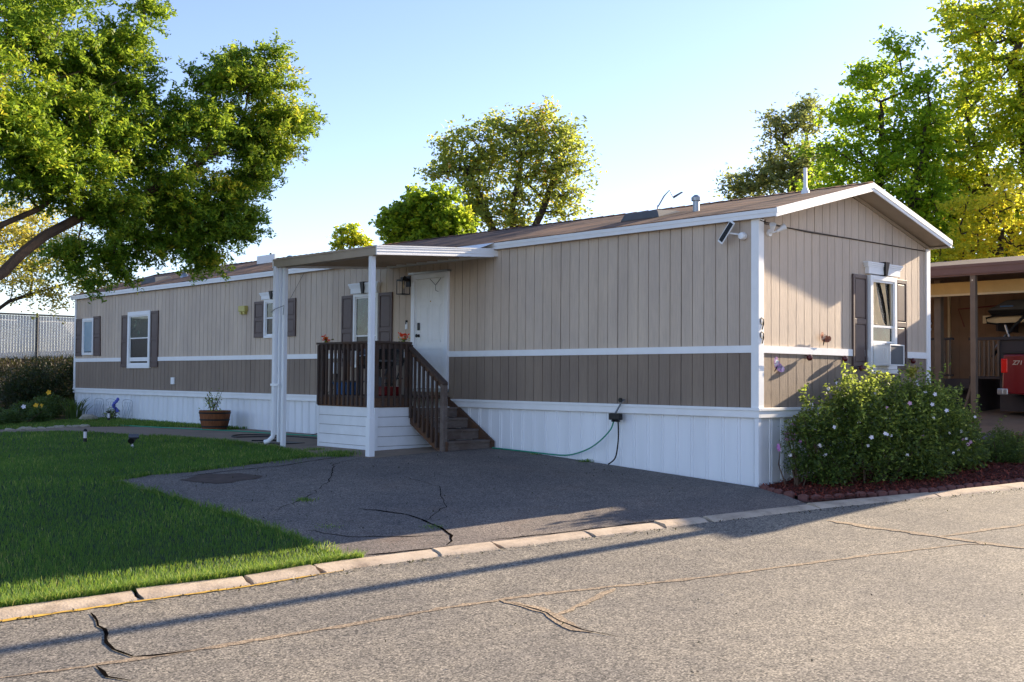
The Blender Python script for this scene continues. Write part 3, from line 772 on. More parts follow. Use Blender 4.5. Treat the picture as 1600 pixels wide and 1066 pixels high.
# front door
def door():
    y0,y1,z0,z1 = 6.54,7.61,1.2,3.33; F = Fl
    fr = MB(); fbox(fr,F,y0,y0+.1,z0,z1,0,.05); fbox(fr,F,y1-.1,y1,z0,z1,0,.05); fbox(fr,F,y0+.1,y1-.1,z1-.09,z1,0,.05)
    fbox(fr,F,y1-.14,y1-.1,z0,z1-.09,0,.02); fbox(fr,F,y0+.1,y0+.13,z0,z1-.09,0,.02)
    d = fr.build('front_door', M['whitemetal'], home, bevel=.004, label='white six panel front door beside the lantern')
    a,b,c,e = y0+.13,y1-.14,z0+.04,z1-.095
    s_ = MB(); fbox(s_,F,a,b,c,e,0,.012)
    s_.build('door_slab', M['white'], d)
    pn = MB(); w = (b-a); 
    for (va,vb) in ((.06,.36),(.42,.76),(.80,.95)):
        for (ua,ub) in ((.12,.45),(.55,.88)):
            A_,B_,C_,D_ = a+w*ua,a+w*ub,c+(e-c)*va,c+(e-c)*vb
            for (p,q,r,t) in ((A_,A_+.018,C_,D_),(B_-.018,B_,C_,D_),(A_,B_,C_,C_+.018),(A_,B_,D_-.018,D_)): fbox(pn,F,p,q,r,t,.012,.017)
            fbox(pn,F,A_+.045,B_-.045,C_+.045,D_-.045,.012,.018)
    pn.build('door_panels', M['white'], d, bevel=.002)
    k = MB(); k.lathe(F(b-.07,2.2,.012),[(0,0),(.028,0),(.028,-.012),(.015,-.03),(.03,-.05),(.032,-.065),(.0,-.072)],16,'x'); k.build('door_knob', M['black'], d, smooth=True)
    k = MB(); fbox(k,F,b-.1,b-.04,2.3,2.44,.012,.04); k.build('keypad_lock', M['black'], d, bevel=.012)
    k = MB(); k.lathe(F((a+b)/2,2.82,.012),[(0,0),(.012,0),(.012,-.006),(0,-.006)],12,'x'); k.build('peephole', M['brass'], d)
    dc = MB(); fbox(dc,F,y0-.04,y1+.04,z1+.0,z1+.035,0,.09); dc.build('drip_cap', M['galv'], d)
    th = MB(); fbox(th,F,y0,y1,z0-.02,z0+.03,0,.08); th.build('threshold', M['galv'], d)
door()
# closer chain hanging in the door's top corner
ch = MB(); ch.tube([(-.06,6.72,3.22),(-.07,6.86,3.10),(-.06,7.03,3.22)], .006, 5); ch.tube([(-.07,6.86,3.1),(-.08,6.84,3.0),(-.07,6.78,2.98)], .004, 5)
tag(ch.build('door_hook_chain', M['black'], None, (-.06,6.86,3.1)), 'thin black chain hanging across the top corner of the white front door', 'chain')

# roof fittings (parts of the home)
def rs(x, y): return 3.735+(rz(y)-3.735)*(x+.1)/2.5 if x <= XR else 3.735+(rz(y)-3.735)*(HW+.1-x)/2.5
def vpipe(x, y, r, h, name, mat, cap=True, flash=True):
    mb = MB(); z = rs(x,y); prof = [(r*2.4,-.06),(r*2.2,.02),(r*1.15,.09),(r,.1),(r,h)] if flash else [(r,-.05),(r,h)]
    if cap: prof += [(r*1.0,h),(r*1.5,h+.0),(r*1.55,h+.05),(r*.6,h+.09)]
    mb.lathe((x,y,z), prof+[(0,prof[-1][1])], 18); return mb.build(name, mat, home, smooth=True)
vpipe(1.9,.48,.028,.38,'vent_pipe',M['white'],False); vpipe(1.0,1.83,.05,.16,'metal_flue',M['galv'],True,False)
bv = MB(); z = rs(1.0,2.8)
bv.hull8([(.72,2.35,rs(.72,2.4)),(1.3,2.35,rs(1.3,2.4)),(1.3,3.15,rs(1.3,3.1)),(.72,3.15,rs(.72,3.1))],[(.76,2.42,z+.06),(1.26,2.42,z+.10),(1.26,3.08,z+.10),(.76,3.08,z+.06)])
bv.build('roof_vent_box', M['slate'], home, bevel=.02)
vpipe(.9,18.6,.05,.12,'roof_stub_vent',M['galv']); 
bv = MB(); z = rs(.8,19.9); bv.hull8([(.5,19.5,rs(.5,19.9)),(1.0,19.5,rs(1.0,19.9)),(1.0,20.4,rs(1.0,19.9)),(.5,20.4,rs(.5,19.9))],[(.55,19.6,z+.06),(.95,19.6,z+.12),(.95,20.3,z+.12),(.55,20.3,z+.06)])
bv.build('roof_vent_box', M['slate'], home, bevel=.01)
vpipe(.7,10.9,.04,.16,'plumbing_vent',M['galv'],False,True)
# flat aerial on a mast
ae = MB(); ae.tube([(1.7,15.6,rs(1.7,15.6)-.05),(1.7,15.6,4.5)], .03, 8); aer = thing('roof_aerial','flat white panel aerial on a short mast above the far roof','aerial',(1.7,15.6,4.3))
ae.build('mast', M['black'], aer); ap = MB(); ap.box((1.66,15.35,4.26),(1.69,16.2,4.46)); ap.build('panel', M['white'], aer)

# ------------------------------------------------------------------ patio cover
CX, CY0, CY1 = -2.5, 5.28, 8.33
cov = thing('patio_cover', 'white flat metal patio cover on posts above the entry deck', 'patio cover', (CX,CY0,0))
def cz(x): return 3.33 + (3.49-3.33)*(x-CX)/(-CX)
fc = MB()
for (pa,pb) in (((CX,CY0),(CX,CY1)),):
    fc.box((CX-.02,CY0,cz(CX)),(CX,CY1,cz(CX)+.15)); fc.box((CX-.03,CY0,cz(CX)+.12),(CX-.02,CY1,cz(CX)+.15)); fc.box((CX-.028,CY0,cz(CX)),(CX-.02,CY1,cz(CX)+.02))
fc.build('front_gutter', M['soffit'], cov)
for yy,s_ in ((CY0,-1),(CY1,1)):
    sf = MB(); y2 = yy+.02*s_; y3 = yy+.028*s_; x2 = -.1
    sf.hull8([(CX-.03,yy,cz(CX)),(x2,yy,cz(x2)),(x2,yy,cz(x2)+.14),(CX-.03,yy,cz(CX)+.15)],[(CX-.03,y2,cz(CX)),(x2,y2,cz(x2)),(x2,y2,cz(x2)+.14),(CX-.03,y2,cz(CX)+.15)])
    for a_,b_ in ((.0,.02),(.055,.065),(.1,.108),(.13,.15)):
        sf.hull8([(CX-.03,y2,cz(CX)+a_),(x2,y2,cz(x2)+a_),(x2,y2,cz(x2)+b_-.004),(CX-.03,y2,cz(CX)+b_)],[(CX-.03,y3,cz(CX)+a_),(x2,y3,cz(x2)+a_),(x2,y3,cz(x2)+b_-.004),(CX-.03,y3,cz(CX)+b_)])
    sf.build('side_fascia', M['white'], cov)
pn = MB(); n = 10; wv = (CY1-CY0)/n
for i in range(n):
    a = CY0+i*wv
    pn.hull8([(CX,a+.004,cz(CX)+.07),(-.0-.1,a+.004,cz(-.1)+.07),(-.1,a+wv-.004,cz(-.1)+.07),(CX,a+wv-.004,cz(CX)+.07)],[(CX,a+.004,cz(CX)+.08),(-.1,a+.004,cz(-.1)+.08),(-.1,a+wv-.004,cz(-.1)+.08),(CX,a+wv-.004,cz(CX)+.08)])
    pn.hull8([(CX,a+wv-.03,cz(CX)+.04),(-.1,a+wv-.03,cz(-.1)+.04),(-.1,a+wv-.008,cz(-.1)+.04),(CX,a+wv-.008,cz(CX)+.04)],[(CX,a+wv-.03,cz(CX)+.07),(-.1,a+wv-.03,cz(-.1)+.07),(-.1,a+wv-.008,cz(-.1)+.07),(CX,a+wv-.008,cz(CX)+.07)])
pn.build('roof_pans', M['soffit'], cov)
bmb = MB(); bmb.box((CX+.02,CY0+.02,cz(CX)-.005),(CX+.1,CY1-.02,cz(CX)+.065)); bmb.build('front_beam', M['soffit'], cov)
ld = MB(); ld.box((-.1,CY0-.02,3.5),(-.0,CY1+.02,3.6)); ld.build('wall_ledger', M['white'], cov)
fl = MB(); fl.hull8([(-.42,CY0-.03,3.61),(-.06,CY0-.03,3.74),(-.06,CY1,3.74),(-.42,CY1,3.61)],[(-.42,CY0-.03,3.615),(-.06,CY0-.03,3.746),(-.06,CY1,3.746),(-.42,CY1,3.615)]); fl.build('flashing', M['white'], cov)
def post(x, y, z0, z1, w=.08, sleeve=True):
    mb = MB(); h = w/2; mb.box((x-h,y-h,z0),(x+h,y+h,z1))
    for s_ in (-1,1):
        mb.box((x-h-.004,y+s_*.02-.005,z0),(x-h,y+s_*.02+.005,z1)); mb.box((x+s_*.02-.005,y-h-.004,z0),(x+s_*.02+.005,y-h,z1))
    p = mb.build('post', M['whitemetal'], cov)
    if sleeve:
        s2 = MB(); s2.box((x-h-.012,y-h-.012,z0),(x+h+.012,y+h+.012,z0+.62)); s2.build('post_sleeve', M['whitemetal'], p, bevel=.003)
    return p
post(-2.46,5.47,gz(-2.46,5.47)-.02,cz(-2.46)+.0)
post(-2.43,8.08,gz(-2.43,8.08)-.02,cz(-2.43)+.0,.07,False); 
ps = MB(); ps.box((-2.49,8.15,.3),(-2.42,8.19,3.33)); ps.build('side_post', M['whitemetal'], cov)
dsn = MB(); dsn.box((-2.54,8.225,.42),(-2.47,8.30,3.35))
for s_ in (-.02,.02): dsn.box((-2.548,8.262+s_-.006,.42),(-2.54,8.262+s_+.006,3.35))
dsn.tube([(-2.505,8.262,.45),(-2.52,8.28,.38),(-2.57,8.33,.31),(-2.62,8.38,.29)], .04, 10); dsn.box((-2.56,8.05,1.27),(-2.548,8.31,1.31))
dsn.build('downspout', M['whitemetal'], cov)
vc = MB(); vc.lathe((-2.3,8.15,3.42),[(.03,0),(.03,.06),(.07,.08),(.075,.1),(.03,.13),(0,.135)],18); vc.build('mushroom_vent', M['galv'], cov, smooth=True)
wr = MB(); wr.tube([(-.03,11.31,3.6),(-.03,11.84,3.08)], .004, 5); tag(wr.build('hanging_cable', M['black'], None, (-.03,11.5,3.3)), 'thin dark cable slanting down the tan wall to a shutter', 'cable')
wr = MB(); wr.tube([(-2.55,8.34,2.55),(-2.56,8.2,2.6),(-2.48,8.03,2.66),(-2.5,8.02,2.5)], .005, 5); tag(wr.build('tied_string', M['black'], None, (-2.5,8.4,2.6)), 'dark string tied around the far white cover posts', 'string')

# ------------------------------------------------------------------ entry deck
DX, DY0, DY1, DZ = -1.77, 6.3, 7.97, 1.12
deck = thing('entry_deck', 'dark stained wooden entry deck with railing, stairs and white skirting', 'deck', (DX,DY0,gz(DX,DY0)))
sb = MB(); n = 5; z0 = .12; zz = np.linspace(z0,.93,n+1)
for i in range(n):
    sb.box((DX-.02,DY0-.02,zz[i]+.008),(DX,DY1,zz[i+1])); sb.box((DX,DY0-.02,zz[i]+.008),(-.2,DY0,zz[i+1]))
sb.box((DX-.035,DY0-.035,z0),(DX+.03,DY0-.02,.93)); sb.box((DX-.035,DY0-.02,z0),(DX-.02,DY0+.04,.93)); sb.box((DX-.03,DY1-.03,z0),(DX-.02,DY1+.01,.93))
sb.build('skirt_boards', M['whiteboard'], deck)
bk = MB(); bk.box((DX,DY0,z0-.1),(-.03,DY1,.9)); bk.build('under_deck_backing', M['groove'], deck)
rim = MB(); rim.box((DX-.03,DY0-.03,.93),(DX+.01,DY1+.02,1.085)); rim.box((DX+.01,DY0-.03,.93),(-1.06,DY0+.01,1.085)); rim.build('rim_joist', M['rimwood'], deck)
df = MB(); nb = 12
for i in range(nb):
    a = DX-.04 + i*(1.77-.0)/nb; y0_ = DY0-.04 if a < -1.1 else 6.5
    df.box((a,y0_,1.085),(a+.142,DY1+.03,1.12))
df.build('deck_boards', M['deckwood'], deck)
tr_ = MB(); tr_.box((DX-.06,DY0-.06,2.0),(DX+.06,DY1+.04,2.035)); tr_.build('top_rail', M['deckwood'], deck)
tr_ = MB(); tr_.box((DX+.06,DY0-.06,2.0),(-1.06,DY0+.06,2.035)); tr_.build('top_rail', M['deckwood'], deck)
tr_ = MB(); tr_.box((DX+.0,DY1-.06,2.0),(-.05,DY1+.04,2.035)); tr_.build('top_rail', M['deckwood'], deck)
ur = MB(); ur.box((DX-.02,DY0,1.91),(DX+.015,DY1,2.0)); ur.box((DX,DY0-.02,1.91),(-1.06,DY0+.015,2.0)); ur.box((DX,DY1-.02,1.91),(-.05,DY1+.015,2.0)); ur.build('under_rail', M['deckwood'], deck)
def bal(x, y, z0, z1, w=.036): 
    b = MB(); b.box((x-w/2,y-w/2,z0),(x+w/2,y+w/2,z1)); return b.build('baluster', M['deckwood'], deck)
N = 13
for i in range(N): bal(DX-.045, DY0+.06+(DY1-DY0-.08)*i/(N-1), .95, 1.99)
for i in range(6): bal(DX+.12+i*.118, DY0-.045, .95, 1.99)
for i in range(11): bal(DX+.12+i*.15, DY1+.035, .95, 1.99)
def dpost(x, y, z0, z1, w=.09):
    b = MB(); b.box((x-w/2,y-w/2,z0),(x+w/2,y+w/2,z1)); return b.build('rail_post', M['deckwood'], deck, bevel=.006)
dpost(DX+.02,DY0+.04,.93,2.0); dpost(DX+.02,DY1-.04,.93,2.0); dpost(-1.08,DY0+.02,.93,2.03)
# stairs
sx0, sx1 = -1.0, -.06
def tread(y, z, d=.30):
    b = MB(); b.box((sx0,y,z-.038),(sx1,y+d*.48,z)); b.box((sx0,y+d*.5,z-.038),(sx1,y+d+.01,z)); return b.build('stair_tread', M['stepwood'], deck, bevel=.004)
TR = [(6.22,.92),(5.93,.745),(5.64,.565),(5.35,.39)]
for y_,z_ in TR:
    tread(y_,z_); b = MB(); b.box((sx0,y_+.02,z_-.17),(sx1,y_+.035,z_-.04)); b.build('stair_riser', M['stepwood'], deck)
for xa in (-1.06,-.055):
    b = MB(); xb = xa+.045
    b.prism([(xa,6.5,1.09),(xa,6.5,.78),(xa,5.52,.2),(xa,5.32,.2),(xa,5.30,.37)], (.045,0,0)); b.build('stringer', M['rimwood'], deck)
b = MB(); b.hull8([(-1.13,6.38,2.0),(-1.02,6.38,2.0),(-1.02,6.4,2.045),(-1.13,6.4,2.045)],[(-1.13,5.33,1.31),(-1.02,5.33,1.31),(-1.02,5.33,1.36),(-1.13,5.33,1.36)]); b.build('stair_handrail', M['deckwood'], deck)
b = MB(); b.hull8([(-1.085,6.36,1.9),(-1.05,6.36,1.9),(-1.05,6.36,1.99),(-1.085,6.36,1.99)],[(-1.085,5.4,1.25),(-1.05,5.4,1.25),(-1.05,5.4,1.34),(-1.085,5.4,1.34)]); b.build('under_rail', M['rimwood'], deck)
b = MB(); b.box((-1.11,5.33,.2),(-1.02,5.42,1.33)); b.build('stair_newel', M['stepwood'], deck, bevel=.008)
for i in range(7):
    t = (i+.5)/7; y_ = 6.28-t*.82; zr = 1.95-(6.36-y_)*.68; zs = 1.02-(6.45-y_)*.66
    bal(-1.10, y_, zs-.12, zr)

# ------------------------------------------------------------------ small fixtures on or by the home
def boxthing(name, label, cat, boxes, loc, mat, bevel=0):
    mb = MB(); [mb.box(*b_) for b_ in boxes]; return tag(mb.build(name, mat, None, loc, bevel=bevel), label, cat)
# lantern
la = thing('wall_lantern', 'black box lantern with clear panes left of the white front door', 'lantern', (-.02,7.75,3.2))
mb = MB(); mb.box((-.02,7.68,3.12),(-.0,7.8,3.32)); mb.tube([(-.02,7.74,3.26),(-.1,7.74,3.31),(-.13,7.74,3.27)], .012, 6)
mb.box((-.22,7.65,3.22),(-.04,7.83,3.25)); mb.box((-.17,7.7,3.25),(-.09,7.78,3.29))
for xx in (-.22,-.05):
    for yy in (7.65,7.82): mb.box((xx,yy,2.98),(xx+.012,yy+.012,3.22))
mb.box((-.22,7.65,2.97),(-.04,7.83,2.985)); mb.build('lantern_frame', M['iron'], la)
mb = MB(); mb.box((-.214,7.656,2.985),(-.212,7.824,3.22)); mb.box((-.21,7.656,2.985),(-.05,7.658,3.22)); mb.build('lantern_glass', M['clear'], la)
mb = MB(); mb.lathe((-.13,7.74,3.06),[(.0,0),(.02,.02),(.028,.06),(.015,.11),(.012,.16),(0,.16)],12); mb.build('lantern_bulb', M['curtain'], la, smooth=True)
db = thing('video_doorbell','slim white and black doorbell on the tan wall beside the door','doorbell',(-.02,7.78,2.4))
mb = MB(); mb.box((-.03,7.75,2.33),(0,7.81,2.46)); mb.build('doorbell_body', M['white'], db, bevel=.01); mb = MB(); mb.box((-.034,7.76,2.42),(0,7.8,2.5)); mb.build('doorbell_camera', M['black'], db, bevel=.01)
ych = thing('yellow_wall_box','small pale yellow box mounted high on the tan wall','wall box',(-.04,13.8,2.9))
mb = MB(); mb.box((-.09,13.66,2.89),(0,13.95,3.02)); mb.build('box_hood', M['chime'], ych, bevel=.01); mb = MB(); mb.box((-.07,13.7,2.83),(0,13.78,2.89)); mb.box((-.07,13.84,2.83),(0,13.92,2.89)); mb.build('box_lamps', M['chime'], ych)
boxthing('outlet_cover','white outlet cover low on the brown lower siding','outlet cover',[((-.04,17.18,1.22),(0,17.36,1.39))],(0,17.27,1.3),M['white'],.006)
boxthing('utility_box','white meter box on the wall just left of the deck','utility box',[((-.09,10.0,1.5),(0,10.15,1.72))],(0,10,1.6),M['white'],.01)
cb = MB(); cb.tube([(-.05,10.08,1.5),(-.05,10.05,1.2),(-.06,10.3,1.12),(-.06,10.3,1.02),(-.07,10.0,1.0),(-.1,10.0,.85),(-.14,9.98,.6),(-.2,10.15,.35),(-.3,10.5,.26)], .009, 6)
cb.tube([(-.04,10.02,1.5),(-.04,10.05,1.3)], .014, 6)
tag(cb.build('power_cord', M['black'], None, (0,10,1)), 'black power cord drooping down the white skirting left of the deck', 'cord')
# house numbers 9 9
def nine(x, z, label):
    mb = MB(); pts = [(x+.036*math.sin(a),-.034,z+.045+.042*math.cos(a)) for a in np.linspace(0,2*math.pi,17)]
    mb.tube(pts, .0065, 6, False); mb.tube([(x+.036,-.034,z+.045),(x+.034,-.034,z+.0),(x+.002,-.034,z-.07)], [.008,.009,.007], 6)
    tag(mb.build('house_number', M['iron'], None, (x,-.03,z)), label, 'house number', 'black house numbers on the corner trim')
nine(.04, 2.19, 'upper black numeral 9 on the white corner trim'); nine(.04, 2.0, 'lower black numeral 9 on the white corner trim')
# solar light with panel near the corner
sol = thing('solar_flood_light','solar floodlight with a tilted black panel under the eave corner','floodlight',(-.05,.28,3.45))
mb = MB(); c = Vector((-.14,.42,3.46)); ax = Vector((.05,-.45,.62)).normalized()*.17; bx = Vector((.05,.3,.2)).normalized()*.05; nn = ax.cross(bx).normalized()*.012
mb.hull8([c-ax-bx,c+ax-bx,c+ax+bx,c-ax+bx],[p+nn for p in (c-ax-bx,c+ax-bx,c+ax+bx,c-ax+bx)]); mb.build('panel_frame', M['white'], sol)
mb = MB(); f_ = .86
for sgn in (1,-1):
    off = nn*(1.15 if sgn == 1 else -.15)
    mb.hull8([c-ax*f_-bx*.75+off,c+ax*f_-bx*.75+off,c+ax*f_+bx*.75+off,c-ax*f_+bx*.75+off],[p+nn*.12*sgn for p in (c-ax*f_-bx*.75+off,c+ax*f_-bx*.75+off,c+ax*f_+bx*.75+off,c-ax*f_+bx*.75+off)])
mb.build('solar_cells', M['black'], sol)
mb = MB(); mb.lathe((-.02,.22,3.4),[(0,-.08),(.045,-.07),(.055,-.02),(.04,.03),(0,.04)],14,'x'); mb.tube([(0,.25,3.42),(-.07,.3,3.43),(-.13,.4,3.45)], .012, 6); mb.build('lamp_head', M['white'], sol, smooth=True)
fld = thing('twin_flood_light','white twin-head floodlight on the tan gable wall near the corner','floodlight',(.25,-.03,3.46))
mb = MB(); mb.lathe((.24,0,3.45),[(0,0),(.05,0),(.05,-.03),(0,-.03)],16,'y'); mb.tube([(.24,-.03,3.45),(.24,-.07,3.45),(.31,-.09,3.47)], .012, 6); mb.tube([(.24,-.05,3.45),(.2,-.08,3.46)], .012, 6); mb.build('lamp_base', M['white'], fld)
for (p,q) in (((.30,-.09,3.47),(.40,-.15,3.54)),((.21,-.08,3.45),(.15,-.13,3.55))):
    mb = MB(); mb.tube([p,Vector(p).lerp(Vector(q),.5),q], [.02,.032,.048], 14); mb.build('lamp_head', M['whitemetal'], fld, smooth=True)
cbl = MB(); cbl.tube([(-.0,-.03,3.6),(.1,-.03,3.585),(.6,-.015,3.565),(1.2,-.012,3.55),(2.4,-.012,3.56),(HW-.12,-.012,3.568)], .006, 5)
tag(cbl.build('gable_cable', M['iron'], None, (2.4,0,3.55)), 'thin dark cable running across the gable wall', 'cable')
# butterflies
def wing(mb, c, s, ang, open_):
    c = Vector(c)
    for sgn in (-1,1):
        for (l,a,w_) in ((.13,55,.05),(.085,-30,.045)):
            th = math.radians(ang+sgn*a); d = Vector((math.cos(th+math.pi/2)*1,0,math.sin(th+math.pi/2)))
            e = Vector((-d.z,0,d.x)); n = 10; pts = []
            for k in range(n):
                t = 2*math.pi*k/n; u = .5-.5*math.cos(t); v = math.sin(t)*(.35+.65*u)
                p = c + d*l*s*u + e*w_*s*v; p.y -= .012+open_*u*s*.9; pts.append(p)
            mb.add(pts+[p+Vector((0,-.004,0)) for p in pts], [tuple(range(n)), tuple(range(n,2*n))]+[(k,(k+1)%n,n+(k+1)%n,n+k) for k in range(n)])
for (c,s_,an,label,mt,mt2) in (((1.56,-.02,2.0),1.25,-15,'orange and brown butterfly ornament above the white belt trim','rustwing','petal'),((.36,-.02,1.6),1.25,-40,'white and pink butterfly ornament on the brown lower siding','pinkwing','petal')):
    if 'rustwing' not in M:
        for nm,(a_,b_,c_) in {'rustwing':(S(210,190,170),S(170,90,50),S(120,60,40)),'pinkwing':(S(220,230,228),S(200,140,190),S(110,110,140))}.items():
            t = NT(nm); t.base(t.ramp(t.noise(14, 2), [(.35,a_),(.5,b_),(.65,c_)])); M[nm] = t.m
    bf = thing('butterfly_ornament', label, 'ornament', c)
    mb = MB(); wing(mb, c, s_, an, .03); mb.build('wings', M[mt], bf)
    mb = MB(); th = math.radians(an+90); d = Vector((math.cos(th),0,math.sin(th)))*.06; mb.tube([Vector(c)-d+Vector((0,-.02,0)),Vector(c)+Vector((0,-.026,0)),Vector(c)+d+Vector((0,-.02,0))],[.005,.01,.006],8); mb.build('body', M['iron'], bf)
# little dark red globe lights along the belt
pr = None
OL = [((1.15,-.0,1.765),'dark red globe light under the belt trim, nearest the house corner'),((2.09,-.0,1.765),'dark red globe light under the belt trim, just left of the window shutter'),((2.50,-.04,1.63),'dark red globe light at the lower left shutter corner'),((4.14,-.0,1.765),'dark red globe light right of the gable window')]
M['redglobe'] = simple('dark_red_glass', S(86,30,34), .25, .1)
for c,label in OL:
    if pr is None:
        pr = thing('globe_light', label, 'globe light', c, 'dark globe lights along the gable belt trim')
        mb = MB(); mb.tube([(c[0],c[1],c[2]+.02),(c[0],c[1]-.04,c[2]+.02),(c[0],c[1]-.06,c[2]+.01)], .008, 6); mb.build('bracket', M['iron'], pr)
        mb = MB(); mb.lathe((c[0],c[1]-.065,c[2]-.0),[(0,-.05),(.02,-.048),(.036,-.03),(.042,-.005),(.034,.022),(.018,.032),(.018,.04),(0,.04)],16); mb.build('globe', M['redglobe'], pr, smooth=True)
        kids = list(pr.children)
    else:
        r = pr.copy(); COL.objects.link(r); r.location = c; r['label'] = label
        for k_ in kids:
            q = k_.copy(); COL.objects.link(q); q.parent = r
# window AC unit
ac = thing('window_air_conditioner','white window air conditioner with a mesh side sticking out of the gable window','air conditioner',(3.4,-.05,1.68))
mb = MB(); x0,x1,ya,yb,z0,z1 = 2.93,3.36,-.33,-.055,1.67,1.99; t_ = .018
for (p,q) in (((x0,ya,z0),(x1,yb,z0+t_)),((x0,ya,z1-t_),(x1,yb,z1))): mb.box(p,q)
for xx in (x0,x1-t_):
    mb.box((xx,ya,z0+t_),(xx+t_,ya+t_,z1-t_)); mb.box((xx,yb-t_,z0+t_),(xx+t_,yb,z1-t_))
mb.build('ac_case', M['white'], ac, bevel=.003)
mb = MB(); mb.box((x0+.004,ya+.02,z0+.02),(x1-.004,yb,z1-.02))
for i in range(6): mb.box((x0-.004,ya+.05+i*.03,z0+.05),(x0+.004,ya+.065+i*.03,z1-.05))
mb.build('side_panels', M['white'], ac); mb = MB()
mb.box((x0+.02,ya+.008,z0+.02),(x1-.02,ya+.02,z1-.02)); mb.build('ac_grille', M['slate'], ac)

# spigot, timer and hoses
sp = thing('hose_timer','black hose timer hanging from a spigot pipe on the white skirting','hose timer',(-.06,2.48,.95))
mb = MB(); mb.tube([(-.05,2.36,1.12),(-.12,2.36,1.12)], .02, 8); mb.tube([(-.1,2.4,1.12),(-.1,2.34,1.12),(-.1,2.44,.98),(-.1,2.5,.9)], .014, 8); mb.build('spigot_pipe', M['galv'], sp, smooth=True)
mb = MB(); mb.box((-.15,2.38,.82),(-.05,2.58,.92)); mb.box((-.14,2.42,.79),(-.06,2.46,.82)); mb.box((-.14,2.5,.79),(-.06,2.54,.82)); mb.build('timer_box', M['black'], sp, bevel=.012)
mb = MB(); mb.lathe((-.12,2.36,1.12),[(0,-.02),(.035,-.02),(.035,0),(0,0)],10,'x'); mb.build('tap_handle', M['iron'], sp)
def hose(name, pts, r, mat, label, cat='hose'):
    from mathutils import geometry
    P = [Vector(p) for p in pts]; out = []
    for i in range(len(P)-1):
        p0 = P[max(0,i-1)]; p1 = P[i]; p2 = P[i+1]; p3 = P[min(len(P)-1,i+2)]
        for k in range(6):
            t = k/6; out.append(.5*((2*p1)+(-p0+p2)*t+(2*p0-5*p1+4*p2-p3)*t*t+(-p0+3*p1-3*p2+p3)*t**3))
    out.append(P[-1]); mb = MB(); mb.tube(out, r, 8); return tag(mb.build(name, mat, None, P[0], smooth=True), label, cat)
g = lambda x,y,o=.02: (x,y,gz(x,y)+o)
hose('garden_hose', [(-.1,2.52,.8),(-.09,2.6,.66),(-.09,2.85,.46),(-.08,3.15,.32),(-.08,3.55,.23),(-.1,4.1,.235),g(-.12,4.7,.02),g(-.15,5.2,.02)], .011, M['green_hose'], 'green garden hose curving down the white skirting from the timer')
hose('supply_hose', [(-.1,2.43,.8),(-.09,2.43,.6),(-.09,2.45,.4),(-.09,2.5,.24),g(-.1,2.62,.02)], .011, M['black'], 'short black hose hanging from the timer to the driveway')
hose('garden_hose', [g(-1.55,18.2),g(-1.3,16.3),g(-1.0,14.4),g(-.7,12.9),g(-.6,11.5),g(-.45,10.2),g(-.5,8.4)], .012, M['green_hose'], 'green garden hose lying along the concrete walk behind the barrel')
hose('soaker_hose', [g(-2.0,9.9),g(-1.5,9.6),g(-1.2,10.6),g(-1.7,11.1),g(-1.35,11.6),g(-.9,11.0),g(-.8,9.4)], .012, M['black'], 'black hose looped on the concrete walk behind the posts')
mt_ = MB(); mt_.box((-2.15,8.7,gz(-1.9,9)+.006),(-1.6,9.35,gz(-1.9,9)+.022)); tag(mt_.build('rubber_mat', M['black'], None, (-1.9,9,.2)), 'dark rubber mat on the walk behind the white posts', 'mat')
bl = MB(); zz_ = gz(-.5,9.9); bl.lathe((-.62,9.4,zz_+.009),[(.17,0),(.15,.11),(.13,.11),(.12,.03),(0,.03)],24); tag(bl.build('pet_bowl', M['bluedish'], None, (-.62,9.4,zz_), smooth=True), 'blue pet bowl on the walk beside the deck', 'bowl')

# barrel planter
def barrel():
    cx_,cy_ = -.62,13.95; z = gz(cx_,cy_)+.009
    b = thing('barrel_planter','half barrel planter with iron hoops and a leafy plant by the skirting','planter',(cx_,cy_,z))
    mb = MB(); n = 26; prof = [(.27,0),(.31,.16),(.335,.32),(.345,.42),(.315,.42),(.30,.34)]
    vs = []
    for r_,h_ in prof:
        for k in range(n*2):
            a = 2*math.pi*k/(n*2); rr = r_*(1 if k%2 else .985); vs.append((cx_+rr*math.cos(a),cy_+rr*math.sin(a),z+h_))
    m = n*2; mb.add(vs, [(i*m+k,i*m+(k+1)%m,(i+1)*m+(k+1)%m,(i+1)*m+k) for i in range(len(prof)-1) for k in range(m)]+[tuple(range(m))[::-1],tuple(range((len(prof)-1)*m,len(prof)*m))])
    mb.build('staves', M['barrelwood'], b)
    for h_,r_ in ((.05,.284),(.2,.321),(.35,.342)):
        mb = MB(); mb.lathe((cx_,cy_,z+h_),[(r_-.01,0),(r_+.004,0),(r_+.008,.035),(r_-.01,.035)],40); mb.build('hoop', M['iron'], b)
    mb = MB(); mb.lathe((cx_,cy_,z+.345),[(.298,0),(.2,.02),(0,.03)],24); mb.build('soil', M['earth'], b)
    return b,cx_,cy_,z+.36
barrel_o, bcx, bcy, bz = barrel()

